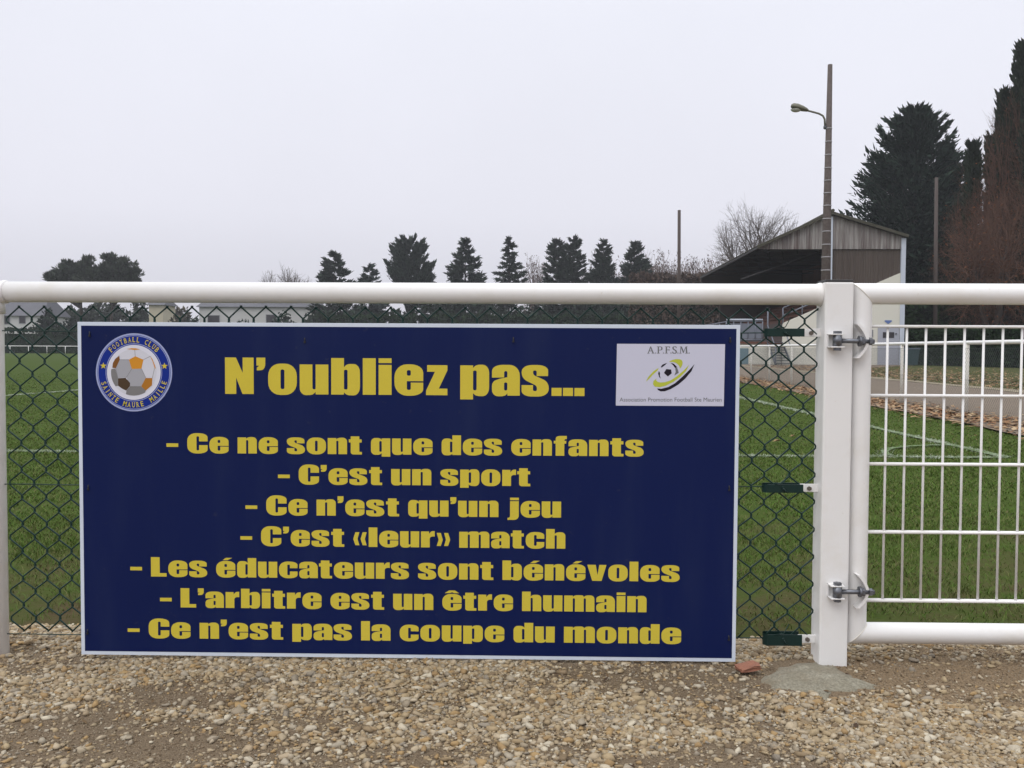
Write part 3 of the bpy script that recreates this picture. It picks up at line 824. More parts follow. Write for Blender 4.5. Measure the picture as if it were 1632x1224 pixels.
# hinges
for py_, brk in ((543, 0), (943, 1)):
    hz = at(1334, py_, 2.58).z
    hx0 = at(1322, py_, 2.58).x; hx1 = at(1344, py_, 2.58).x
    h_ = MB()
    for s in (-1, 1):
        h_.box((hx0, 2.566, hz + s * 0.0175 - 0.0016), (hx1, 2.601, hz + s * 0.0175 + 0.0016), 0.0008)
    h_.box((hx0, 2.594, hz - 0.019), (hx0 + 0.0025, 2.601, hz + 0.019), 0.0006)
    hb = h_.build('hinge_bracket', M['white_paint']); rel(hb, gate)
    ex = (hx0 + hx1) / 2 + 0.002
    g_ = MB()
    g_.tube([(ex, 2.578, hz - 0.015), (ex, 2.578, hz + 0.015)], 0.0125, 14)
    g_.tube([(ex, 2.578, hz + 0.018), (ex, 2.578, hz + 0.0265)], 0.0115, 6, smooth=False)
    g_.tube([(ex, 2.578, hz - 0.0275), (ex, 2.578, hz - 0.0185)], 0.0105, 6, smooth=False)
    tip = at(1391, py_ + 1, 2.585)
    g_.tube([(ex + 0.008, 2.580, hz), (tip.x + 0.004, 2.587, hz - 0.002)], 0.0066, 12)
    nx = at(1378, py_, 2.584).x
    g_.tube([(nx - 0.016, 2.585, hz - 0.001), (nx - 0.010, 2.585, hz - 0.001)], 0.0150, 16)
    g_.tube([(nx - 0.010, 2.585, hz - 0.001), (nx - 0.001, 2.585, hz - 0.001)], 0.0118, 6, smooth=False)
    g_.tube([(nx + 0.012, 2.586, hz - 0.0015), (nx + 0.021, 2.586, hz - 0.0015)], 0.0105, 6, smooth=False)
    eb = g_.build('eye_bolt', M['galvanised']); rel(eb, gate)
    # curved cup plate welded to the stile
    p_ = MB()
    V = []; Fc = []
    prof = []
    for t in np.linspace(-1, 1, 15):
        prof.append((nx + 0.0085 - 0.026 * abs(t) ** 1.8, hz + 0.047 * t - 0.001))
    for i, (qx, qz) in enumerate(prof):
        for (dx, dy) in ((-0.0035, -0.030), (0.0035, -0.030), (0.0035, 0.0), (-0.0035, 0.0)):
            V.append((qx + dx * 1.2, 2.613 + dy, qz))
        if i:
            b = 4 * i
            for j in range(4): Fc.append((b - 4 + j, b - 4 + (j + 1) % 4, b + (j + 1) % 4, b + j))
    Fc += [(3, 2, 1, 0), tuple(len(V) - 4 + j for j in range(4))]
    p_.add(V, Fc)
    o = p_.build('hinge_plate', M['white_paint']); rel(o, gate)

# ------------------------------------------------------------------ footing, brick
def blob_mesh(name, cx, cy, zf, outline, m, h):
    bm = bmesh.new()
    n = len(outline); rings = 12
    V = []; Fc = []
    for k in range(rings + 1):
        t = k / rings
        for (ax, ay) in outline:
            x = cx + ax * t; y = cy + ay * t
            z = float(zf(x, y)) + h * (1 - t ** 3.0) - 0.014 * t + 0.014 * (float(fbm(x * 34, y * 34)) - 0.45) * (1 - t ** 3) + 0.010 * (float(fbm(x * 14, y * 14)) - 0.45) * (1 - t ** 3) * 1.6
            V.append((x, y, z))
        if k:
            for j in range(n):
                a = (k - 1) * n + j; b = (k - 1) * n + (j + 1) % n
                Fc.append((a, b, b + n, a + n))
    return raw(name, V, Fc, m, smooth=True)
flat = lambda x, y: 0.056
fc = (sum(p[0] for p in ol) / len(ol), sum(p[1] for p in ol) / len(ol) + 0.0)
dense = []
for i in range(len(ol)):
    a = Vector(ol[i]); b = Vector(ol[(i + 1) % len(ol)])
    for k in range(5):
        q = a.lerp(b, k / 5)
        j = 1 + 0.45 * (float(fbm(q.x * 16, q.y * 16)) - 0.45)
        dense.append(((q.x - fc[0]) * j, (q.y - fc[1]) * j))
o = blob_mesh('footing', fc[0], fc[1], flat, dense, M['concrete'], 0.023)
tag(o, 'rough grey concrete mound around the foot of the square gate post', 'footing')
bp_ = gnd(1192, 1064, 0.075)
bm = bmesh.new(); bmesh.ops.create_cube(bm, size=1)
bmesh.ops.subdivide_edges(bm, edges=bm.edges[:], cuts=2, use_grid_fill=True)
for v in bm.verts:
    v.co = Vector((v.co.x * 0.058, v.co.y * 0.04, v.co.z * 0.012)) + Vector((random.gauss(0, .0022), random.gauss(0, .0022), random.gauss(0, .0012) + v.co.x * -0.0))
me = bpy.data.meshes.new('brick_fragment'); bm.to_mesh(me); bm.free(); me.materials.append(M['brick_red'])
o = bpy.data.objects.new('brick_fragment', me); C.objects.link(o); o.location = (bp_.x, bp_.y, 0.077); o.rotation_euler = (0.05, -0.12, 0.25)
tag(o, 'flat red brick fragment lying in the gravel beside the concrete mound', 'brick')

# ------------------------------------------------------------------ the sign
YS = 2.600
def SX(x, y):  # pixel -> fraction of the board
    u = 0.5; v = 0.5
    for _ in range(6):
        xl = 123 + 7 * v; xr = 1178 - 4 * v
        u = (x - xl) / (xr - xl)
        yt = 513 + 5 * u; yb = 1043 + 12 * u
        v = (y - yt) / (yb - yt)
    return u, v
cTL, cTR, cBR, cBL = at(123, 513, YS), at(1178, 518, YS), at(1174, 1055, YS), at(130, 1043, YS)
SW = ((cTR - cTL).length + (cBR - cBL).length) / 2
SH = ((cTL - cBL).length + (cTR - cBR).length) / 2
sc_ = (cTL + cTR + cBR + cBL) / 4
tilt = math.atan2(((cTR.z - cTL.z) + (cBR.z - cBL.z)) / 2, SW)
sign = thing('sign_board', 'blue board with a white edge and yellow French lettering on the fence', 'sign', (sc_.x, YS, sc_.z - SH / 2))
SM = Matrix.Translation((0, 0, SH / 2)) @ Matrix.Rotation(-tilt, 4, 'Y')
def sp2(x, y, off=0.0):      # pixel -> local board coordinates (x right, z up), off toward viewer
    u, v = SX(x, y)
    return Vector(((u - 0.5) * SW, -off, (0.5 - v) * SH))
def place(o):
    o.parent = sign; o.matrix_local = SM
    return o
place(MB().box((-SW / 2, 0, -SH / 2), (SW / 2, 0.004, SH / 2), 0.0008).build('panel', M['board_white']))
bw = 0.0105
place(raw('blue_face', [(-SW / 2 + bw, -0.0004, -SH / 2 + bw), (SW / 2 - bw, -0.0004, -SH / 2 + bw), (SW / 2 - bw, -0.0004, SH / 2 - bw), (-SW / 2 + bw, -0.0004, SH / 2 - bw)], [(0, 1, 2, 3)], M['board_blue']))

# lettering: outlines with rounded corners
def rnd(poly, seg=6):
    out_ = []
    n = len(poly)
    for i, p in enumerate(poly):
        P = Vector((p[0], p[1]))
        r = p[2] if len(p) > 2 else 0
        if r <= 0:
            out_.append((P.x, P.y)); continue
        a = Vector(poly[i - 1][:2]); b = Vector(poly[(i + 1) % n][:2])
        da = (a - P); db = (b - P)
        ra = min(r, da.length * 0.5); rb = min(r, db.length * 0.5)
        s0 = P + da.normalized() * ra; s1 = P + db.normalized() * rb
        c0 = s0.lerp(P, 0.58); c1 = s1.lerp(P, 0.58)
        for k in range(seg + 1):
            t = k / seg
            q = s0 * (1 - t) ** 3 + c0 * 3 * t * (1 - t) ** 2 + c1 * 3 * t * t * (1 - t) + s1 * t ** 3
            out_.append((q.x, q.y))
    return out_
XH = 82
def mirror(w_, polys): return [[(w_ - p[0], *p[1:]) for p in poly] for poly in polys]
GL = {}
def g(ch, w_, shapes): GL[ch] = (w_, shapes)        # shapes: list of (outer, [holes])
hole = lambda x0, y0, x1, y1, r=5: [(x0, y0, r), (x1, y0, r), (x1, y1, r), (x0, y1, r)]
g('N', 81, [([(0, 0), (0, 100), (31, 100), (50, 58), (50, 100), (81, 100), (81, 0), (49, 0), (31.5, 45), (31.5, 0)], [])])
g('L', 66, [([(0, 0), (0, 100), (37, 100), (37, 18), (66, 18), (66, 0)], [])])
g('C', 86, [([(0, -2, 38), (0, 102, 38), (86, 102, 38), (86, 60), (50, 60), (50, 86, 5), (39, 86, 5), (39, 14, 5), (50, 14, 5), (50, 41), (86, 41), (86, -2, 38)], [])])
g("'", 25, [([(0, 78), (0, 100), (25, 100), (25, 66, 22), (1, 65), (1, 73), (9, 78, 3)], [])])
g('o', 81, [([(0, -2, 34), (0, 84, 34), (81, 84, 34), (81, -2, 34)], [hole(35, 14, 46, 68)])])
g('u', 81, [([(0, XH), (0, -2, 20), (36, -2, 10), (45, 7), (45, 0), (81, 0), (81, XH), (45, XH), (45, 14, 3), (36, 14, 4), (36, XH)], [])])
n_sh = [(0, 0), (0, XH), (36, XH), (36, 75), (45, 84, 10), (81, 84, 20), (81, 0), (45, 0), (45, 68, 4), (36, 68, 3), (36, 0)]
g('n', 81, [(n_sh, [])])
g('h', 81, [([(0, 0), (0, 100), (36, 100)] + n_sh[3:], [])])
g('m', 127, [([(0, 0), (0, XH), (36, XH), (36, 75), (45, 84, 10), (79, 84, 10), (82, 75), (91, 84, 10), (127, 84, 20), (127, 0), (91, 0), (91, 68, 4), (82, 68, 3), (82, 0), (45, 0), (45, 68, 4), (36, 68, 3), (36, 0)], [])])
b_sh = [(0, 0), (0, 100), (36, 100), (36, 75), (45, 84, 10), (81, 84, 24), (81, -2, 24), (45, -2, 10), (36, 6), (36, 0)]
g('b', 81, [(b_sh, [hole(36, 14, 46, 68, 4)])])
g('d', 81, [(mirror(81, [b_sh])[0], mirror(81, [hole(36, 14, 46, 68, 4)]))])
p_sh = [(0, -11), (0, XH), (36, XH), (36, 75), (45, 84, 10), (81, 84, 24), (81, -2, 24), (45, -2, 10), (36, 6), (36, -11)]
g('p', 81, [(p_sh, [hole(36, 14, 46, 68, 4)])])
g('q', 81, [(mirror(81, [p_sh])[0], mirror(81, [hole(36, 14, 46, 68, 4)]))])
g('l', 36.5, [([(0, 0), (0, 100), (36.5, 100), (36.5, 0)], [])])
dot = [(0, 87), (0, 100), (36.5, 100), (36.5, 87)]
g('i', 36.5, [([(0, 0), (0, XH), (36.5, XH), (36.5, 0)], []), (dot, [])])
g('j', 47, [([(0, -14), (0, -3), (7, -3, 3), (10.5, 4), (10.5, XH), (47, XH), (47, -14, 22)], []), ([(p[0] + 10.5, p[1]) for p in dot], [])])
e_sh = ([(0, -2, 36), (0, 84, 36), (81, 84, 36), (81, 38), (35, 38), (35, 14, 4), (46, 14, 4), (46, 34), (81, 34), (81, -2, 36)], [hole(35, 53, 46, 68, 4)])
g('e', 81, [e_sh])
g('é', 81, [e_sh, ([(27, 88), (48, 88), (68, 100), (42, 100)], [])])
g('ê', 81, [e_sh, ([(10, 88), (28, 102), (53, 102), (71, 88), (50, 88), (40.5, 93), (31, 88)], [])])
g('c', 78, [([(0, -2, 36), (0, 84, 36), (78, 84, 34), (78, 50), (46, 50), (46, 68, 4), (35, 68, 4), (35, 14, 4), (46, 14, 4), (46, 33), (78, 33), (78, -2, 34)], [])])
g('s', 76, [([(0, 29), (32, 29), (32, 13, 4), (43, 13, 4), (43, 27, 7), (0, 47, 16), (0, 84, 30), (74, 84, 30), (74, 54), (42, 54), (42, 69, 4), (32, 69, 4), (32, 57, 7), (76, 38, 16), (76, -2, 30), (0, -2, 28)], [])])
g('a', 78, [([(0, 49), (34, 49.5), (34, 67, 4), (43, 67, 4), (43, 50.5), (20, 45.5), (0, 38, 12), (0, -2, 18), (35, -2, 9), (43.5, 6), (43.5, 0), (78, 0), (78, 84, 30), (0, 84, 30)], [hole(34, 14, 43, 36, 4)])])
g('z', 60, [([(0, 0), (0, 12), (25, 64), (3, 64), (3, XH), (60, XH), (60, 68), (36, 18), (60, 18), (60, 0)], [])])
g('r', 58, [([(0, 0), (0, XH), (34, XH), (34, 69), (43, 84, 10), (58, 84), (58, 56), (46, 57, 8), (37, 50, 6), (37, 0)], [])])
g('t', 55, [([(8, -1, 12), (8, 60), (0, 60), (0, 76), (8, 76), (8, 91), (44, 91), (44, 76), (54, 76), (54, 60), (44, 60), (44, 12, 4), (55, 12), (55, -1)], [])])
g('f', 54, [([(8, 0), (8, 62), (0, 62), (0, 76), (8, 76), (8, 101, 22), (54, 101), (54, 85), (46, 85, 4), (44, 76), (52, 76), (52, 62), (44, 62), (44, 0)], [])])
g('v', 80, [([(0, XH), (35, XH), (43, 30), (50, XH), (80, XH), (60, 0), (21, 0)], [])])
ch_ = [(0, 40, 4), (9, 75), (26, 75), (18, 40, 4), (26, 8), (9, 8)]
g('«', 58, [(ch_, []), ([(p[0] + 31, *p[1:]) for p in ch_], [])])
g('»', 58, mirror_ := [(mirror(58, [ch_])[0], []), (mirror(58, [[(p[0] + 31, *p[1:]) for p in ch_]])[0], [])])
g('-', 50, [([(0, 31), (0, 49), (50, 49), (50, 31)], [])])
g('.', 28, [([(0, 0), (0, 22), (28, 22), (28, 0)], [])])

def lettering(text, xl, xr, base, cap, space=38, gap=7.5, m=None):
    adv = 0; items = []
    for i, ch in enumerate(text):
        if ch == ' ':
            adv += space - gap; continue
        w_, sh = GL[ch]
        items.append((adv, sh)); adv += w_
        last = adv
        k = gap
        if ch == '.': k = 4
        if ch in "ra" and i + 1 < len(text) and text[i + 1] in "st": k = 5
        adv += k
    A_ = sp2(xl, base); B_ = sp2(xr, base + (xr - xl) * 0.0075)
    kx = (B_ - A_).length / last
    kz = (sp2(xl, base - cap) - A_).length / 100.0
    V = []; Fc = []
    for (ad, sh) in items:
        for (outer, holes) in sh:
            loops = [rnd(outer)] + [rnd(h_) for h_ in holes]
            vs = [[Vector((x, y, 0)) for x, y in lp] for lp in loops]
            tri = tessellate_polygon(vs)
            b = len(V)
            for lp in loops:
                for x, y in lp:
                    V.append((A_.x + (ad + x) * kx, -0.0007, A_.z + y * kz))
            Fc += [tuple(b + i for i in t) for t in tri]
    # face the viewer
    ff_ = []
    for t in Fc:
        a, b, c = (Vector(V[i]) for i in t)
        nrm = (b - a).cross(c - a)
        ff_.append(t if nrm.y < 0 else t[::-1])
    return place(raw('lettering', V, ff_, m or M['print_yellow']))
lettering("N'oubliez pas...", 361, 933, 626.5, 57.5, 36, 8)
lettering("- Ce ne sont que des enfants", 267, 1027, 720, 31)
lettering("- C'est un sport", 446, 848, 769.7, 31)
lettering("- Ce n'est qu'un jeu", 394, 897, 818.8, 31)
lettering("- C'est «leur» match", 386, 904, 868, 31)
lettering("- Les éducateurs sont bénévoles", 209, 1085, 917, 31)
lettering("- L'arbitre est un être humain", 257, 1033, 966.7, 31)
lettering("- Ce n'est pas la coupe du monde", 205, 1088, 1016, 31)

def flat_poly(polys, m, off, name, parent=None):
    """polys in photo pixels"""
    V = []; Fc = []
    for poly in polys:
        vs = [Vector((x, -y, 0)) for x, y in poly]
        tri = tessellate_polygon([vs])
        b = len(V)
        V += [tuple(sp2(x, y, off)) for x, y in poly]
        for t in tri:
            a, b2, c = (Vector(V[b + i]) for i in t)
            tt = tuple(b + i for i in t)
            Fc.append(tt if (b2 - a).cross(c - a).y < 0 else tt[::-1])
    o = raw(name, V, Fc, m)
    if parent is None: return place(o)
    o.parent = parent
    return o
CX, CY, CR = 214.5, 592.6, 61.4
def circ(r, n=72, cx=CX, cy=CY): return [(cx + r * math.cos(2 * math.pi * i / n), cy - r * math.sin(2 * math.pi * i / n) * 1.005) for i in range(n)]
crest = flat_poly([circ(CR)], M['crest_pale'], 0.0007, 'crest')
flat_poly([circ(58.8)], M['crest_blue'], 0.0009, 'ring', crest)
flat_poly([circ(58.0)], M['crest_pale'], 0.0011, 'ring', crest)
flat_poly([circ(57.1)], M['crest_blue'], 0.0013, 'blue_ring', crest)
flat_poly([circ(45.4)], M['crest_pale'], 0.0015, 'ring', crest)
flat_poly([circ(44.4)], M['crest_blue'], 0.0017, 'ring', crest)
flat_poly([circ(43.2)], M['crest_white'], 0.0019, 'white_disc', crest)
zc = lambda pts: [(130 + x / 6.044, 510 + y / 6.044) for x, y in pts]
flat_poly([circ(36.6)], M['ball_white'], 0.0021, 'ball', crest)
flat_poly([zc([(335, 460), (375, 378), (463, 378), (492, 465), (440, 545), (357, 555)])], M['ball_grey'], 0.0022, 'ball_panel', crest)
flat_poly([zc([(440, 545), (492, 468), (585, 465), (628, 550), (583, 632), (475, 632)])], M['ball_grey'], 0.0022, 'ball_panel', crest)
bc = lambda a0, a1, r=36.6: [(CX + r * math.cos(R(a)), CY - r * math.sin(R(a))) for a in np.linspace(a0, a1, 10)]
flat_poly([zc([(440, 668), (475, 635), (583, 635), (630, 668)]) + bc(300, 250)], M['ball_dim'], 0.0022, 'ball_panel', crest)
flat_poly([zc([(305, 465), (332, 462), (356, 555), (357, 628)]) + bc(217, 172)], M['ball_dim'], 0.0022, 'ball_panel', crest)
flat_poly([zc([(463, 378), (525, 345), (605, 378), (585, 464), (492, 466)])], M['ball_gold'], 0.0023, 'ball_patch', crest)
flat_poly([zc([(668, 340), (692, 372), (715, 430), (726, 465), (712, 455), (695, 400)])], M['ball_gold'], 0.0023, 'ball_patch', crest)
flat_poly([zc([(440, 277), (490, 268), (530, 269), (575, 280), (520, 286), (480, 280)])], M['ball_gold'], 0.0023, 'ball_patch', crest)
flat_poly([zc([(303, 455), (308, 410), (330, 370), (370, 340), (375, 378), (336, 460)])], M['ball_brown'], 0.0023, 'ball_patch', crest)
flat_poly([zc([(357, 556), (430, 551), (476, 600), (474, 632), (436, 672), (400, 655), (358, 626)])], M['ball_dark'], 0.0023, 'ball_patch', crest)
flat_poly([zc([(627, 552), (692, 553), (688, 622), (628, 672), (583, 632)])], M['ball_amber'], 0.0023, 'ball_patch', crest)
seams = []
for (a, b) in (((375, 378), (463, 378)), ((525, 345), (520, 285)), ((605, 378), (672, 345)), ((492, 465), (440, 545)), ((585, 463), (628, 550)), ((336, 460), (357, 555)), ((475, 633), (583, 633)), ((712, 460), (692, 553)), ((440, 545), (430, 552))):
    (x0, y0), (x1, y1) = zc([a, b])
    d = Vector((x1 - x0, y1 - y0)).normalized(); q = Vector((-d.y, d.x)) * 0.32
    seams.append([(x0 + q.x, y0 + q.y), (x1 + q.x, y1 + q.y), (x1 - q.x, y1 - q.y), (x0 - q.x, y0 - q.y)])
for sm_ in seams: flat_poly([sm_], M['ball_dim'], 0.00235, 'ball_seam', crest)
for a in (168, 11.5):
    sx_, sy_ = CX + 50.2 * math.cos(R(a)), CY - 50.2 * math.sin(R(a))
    flat_poly([[(sx_ + (5.4 if k % 2 == 0 else 2.3) * math.sin(R(36 * k)), sy_ - (5.4 if k % 2 == 0 else 2.3) * math.cos(R(36 * k))) for k in range(10)]], M['print_yellow'], 0.0016, 'star', crest)

# small condensed slab capitals drawn as strokes for the crest and the logo
def text_mesh(txt, bold=0.0):
    cu = bpy.data.curves.new('t', 'FONT'); cu.body = txt; cu.offset = bold
    cu.resolution_u = 3
    ob = bpy.data.objects.new('t', cu); C.objects.link(ob)
    bpy.context.view_layer.update()
    me = bpy.data.meshes.new_from_object(ob.evaluated_get(bpy.context.evaluated_depsgraph_get()))
    V = [v.co.copy() for v in me.vertices]; Fc = [tuple(p.vertices) for p in me.polygons]
    bpy.data.objects.remove(ob); bpy.data.curves.remove(cu); bpy.data.meshes.remove(me)
    return V, Fc
_cache = {}
def cap_letter(ch):
    if ch not in _cache:
        V, Fc = text_mesh(ch, 0.012)
        # add small slab serifs at the foot and head of the letter
        x0 = min(v.x for v in V); x1 = max(v.x for v in V); y0 = min(v.y for v in V); y1 = max(v.y for v in V)
        V = [Vector(((v.x - (x0 + x1) / 2) / max(x1 - x0, 0.22), (v.y - y0) / (y1 - y0), 0)) for v in V]
        _cache[ch] = (V, Fc)
    return _cache[ch]
def serif_bars(ch):
    """slab serif rectangles (x centre, y, half width)"""
    return {'F': [(-.32, 0, .3)], 'T': [(0, 0, .3)], 'A': [(-.42, 0, .2), (.42, 0, .2)], 'I': [(0, 0, .42), (0, 1, .42)], 'L': [(-.34, 1, .26)],
            'N': [(-.42, 0, .2), (.42, 1, .2)], 'M': [(-.44, 0, .17), (.44, 0, .17)], 'U': [(-.4, 1, .2), (.4, 1, .2)], 'R': [(.42, 0, .16), (-.4, 0, .2)], 'P': [(-.34, 0, .28)]}.get(ch, [])
def arc_text(txt, a0, a1, r_base, h, wd, inward):
    V = []; Fc = []
    n = len(txt)
    for i, ch in enumerate(txt):
        if ch == ' ': continue
        a = R(a0 + (a1 - a0) * i / (n - 1))
        LV, LF = cap_letter(ch)
        ww = wd * (0.45 if ch == 'I' else 1.25 if ch == 'M' else 1.0)
        rad = Vector((math.cos(a), math.sin(a))); tan = Vector((math.sin(a), -math.cos(a)))
        if inward: upv, rt = -rad, -tan
        else: upv, rt = rad, tan
        P0 = rad * r_base
        b = len(V)
        quads = []
        for v in LV:
            q = P0 + rt * (v.x * ww) + upv * (v.y * h)
            V.append(tuple(sp2(CX + q.x, CY - q.y, 0.0016)))
        Fc += [tuple(b + k for k in f) for f in LF]
        for (sx, sy, hw) in serif_bars(ch):
            b = len(V)
            y0, y1 = (0, .12) if sy == 0 else (.88, 1.0)
            for (xx, yy_) in ((sx - hw, y0), (sx + hw, y0), (sx + hw, y1), (sx - hw, y1)):
                q = P0 + rt * (xx * ww) + upv * (yy_ * h)
                V.append(tuple(sp2(CX + q.x, CY - q.y, 0.00165)))
            Fc.append((b, b + 1, b + 2, b + 3))
    o = raw('crest_lettering', V, Fc, M['print_yellow']); o.parent = crest
arc_text('FOOTBALL CLUB', 136, 44, 47.6, 8.0, 4.3, False)
arc_text('SAINTE MAURE', 199.5, 285, 55.3, 8.0, 4.3, True)
arc_text('MAILLE', 303.6, 341.5, 55.3, 8.0, 4.3, True)

# white association logo
z6 = lambda pts: [(960 + x / 7.418, 530 + y / 7.418) for x, y in pts]
logo = flat_poly([z6([(178, 130), (1440, 134), (1430, 860), (168, 853)])], M['logo_white'], 0.0007, 'logo_panel')
def smooth_poly(pts, n=4):
    out_ = []
    k = len(pts)
    for i in range(k):
        p0, p1, p2, p3 = (Vector(pts[(i + j - 1) % k]) for j in range(4))
        for s in range(n):
            t = s / n
            q = 0.5 * ((2 * p1) + (-p0 + p2) * t + (2 * p0 - 5 * p1 + 4 * p2 - p3) * t * t + (-p0 + 3 * p1 - 3 * p2 + p3) * t ** 3)
            out_.append((q.x, q.y))
    return out_
flat_poly([z6([(518, 572), (545, 520), (605, 452), (668, 410), (655, 440), (600, 490), (555, 540)]),
           z6(smooth_poly([(788, 340), (830, 318), (880, 308), (928, 316), (946, 345), (940, 380), (918, 416), (903, 385), (870, 355), (830, 342)])),
           z6([(645, 535), (636, 555), (655, 575), (690, 582), (745, 578), (810, 556), (880, 510), (960, 440), (1022, 376), (985, 450), (920, 515), (840, 575), (750, 620), (680, 637), (622, 630), (602, 605), (606, 565)])],
          M['logo_green'], 0.0010, 'green_swoosh', logo)
flat_poly([z6([(650, 652), (700, 656), (780, 635), (860, 590), (950, 510), (1020, 440), (1085, 368), (1050, 450), (980, 535), (900, 605), (810, 660), (740, 685), (690, 687), (660, 670)]),
           z6([(757, 425), (812, 430), (820, 475), (775, 512), (728, 470)]),
           z6([(690, 402), (712, 372), (765, 353), (745, 375), (702, 407)]),
           z6([(670, 448), (682, 470), (680, 500), (692, 538), (674, 520), (661, 480)]),
           z6([(805, 353), (842, 362), (880, 398), (860, 415), (835, 380)])], M['logo_ink'], 0.0010, 'black_swoosh', logo)
flat_poly([z6([(861, 417), (881, 400), (902, 468), (850, 502), (866, 460)])], M['logo_grey'], 0.0010, 'ball_edge', logo)
def line_text(txt, x0, x1, y_base, cap, m, bold, serif=False):
    V, Fc = text_mesh(txt, bold)
    a = min(v.x for v in V); b = max(v.x for v in V)
    capu = max(v.y for v in text_mesh('A', bold)[0])
    out_ = []
    for v in V:
        px_ = x0 + (v.x - a) / (b - a) * (x1 - x0)
        py_ = y_base - v.y / capu * cap
        out_.append(tuple(sp2(px_, py_, 0.0010)))
    o = raw('logo_lettering', out_, Fc, m); o.parent = logo
line_text('Association Promotion Football Ste Maurien', 960 + 212 / 7.418, 960 + 1404 / 7.418, 530 + 806 / 7.418, 6.3, M['logo_grey'], 0.0)
# classical capitals with serifs for A.P.F.S.M.
SER = {
 'A': (80, [[(0, 0), (0, 5), (7, 7), (33, 100), (42, 100), (72, 7), (80, 5), (80, 0), (48, 0), (48, 5), (57, 7), (50, 32), (24, 32), (17, 7), (26, 5), (26, 0)]], [[(27, 40), (47, 40), (37, 76)]]),
 'P': (62, [[(0, 0), (0, 5), (9, 7), (9, 93), (0, 95), (0, 100), (40, 100, 10), (62, 92, 14), (62, 52, 14), (40, 44, 10), (23, 44), (23, 7), (34, 5), (34, 0)]], [[(23, 52), (40, 52, 8), (47, 60, 6), (47, 86, 6), (40, 93, 8), (23, 93)]]),
 'F': (56, [[(0, 0), (0, 5), (9, 7), (9, 93), (0, 95), (0, 100), (56, 100), (56, 78), (50, 78), (46, 92), (23, 92), (23, 56), (42, 56), (45, 64), (50, 64), (50, 38), (45, 38), (42, 47), (23, 47), (23, 7), (34, 5), (34, 0)]], []),
 'S': (50, [[(0, 4), (0, 28), (6, 28), (14, 8, 10), (36, 8, 10), (36, 32, 12), (0, 62, 14), (0, 101, 22), (40, 101), (46, 97), (46, 76), (40, 76), (34, 93, 8), (15, 93, 8), (15, 68, 10), (50, 42, 14), (50, -2, 20), (10, -2, 5)]], []),
 'M': (98, [[(0, 0), (0, 5), (8, 7), (14, 93), (6, 95), (6, 100), (28, 100), (49, 34), (70, 100), (92, 100), (92, 95), (84, 93), (90, 7), (98, 5), (98, 0), (64, 0), (64, 5), (74, 7), (70, 78), (47, 4), (43, 4), (20, 78), (16, 7), (26, 5), (26, 0)]], []),
 '.': (12, [[(0, 0), (0, 13), (12, 13), (12, 0)]], [])}
V = []; Fc = []
adv = 0; it = []
for ch in 'A.P.F.S.M.':
    it.append((adv, ch)); adv += SER[ch][0] + (5 if ch != '.' else 9)
adv -= 9
x0 = 960 + 532 / 7.418; x1 = 960 + 1028 / 7.418; yb_ = 530 + 243 / 7.418; cp = 82 / 7.418
for ad, ch in it:
    w_, outs, holes = SER[ch]
    loops = [rnd(outs[0])] + [rnd(h_) for h_ in holes]
    tri = tessellate_polygon([[Vector((x, y, 0)) for x, y in lp] for lp in loops])
    b = len(V)
    for lp in loops:
        for x, y in lp:
            V.append(tuple(sp2(x0 + (ad + x) / adv * (x1 - x0), yb_ - y / 100 * cp, 0.0010)))
    Fc += [tuple(b + i for i in t) for t in tri]
o = raw('logo_lettering', V, Fc, M['logo_grey']); o.parent = logo
# cable ties through the edge of the board
for (px_, py_) in ((143, 532), (488, 542), (820, 541), (1162, 541), (141, 775), (1162, 776), (140, 1006), (1163, 1016)):
    p = sp2(px_, py_)
    a0 = random.uniform(-0.4, 0.4)
    m_ = MB()
    m_.tube([(p.x - 0.001, 0.006, p.z + 0.008), (p.x, -0.0016, p.z + 0.0055), (p.x + 0.001, -0.0020, p.z - 0.004), (p.x + 0.002, 0.006, p.z - 0.008)], 0.0018, 6)
    m_.box((p.x - 0.0026, -0.0045, p.z - 0.0075), (p.x + 0.0030, -0.0006, p.z - 0.0025), 0.0006)
    place(m_.build('cable_tie', M['tie_black']))

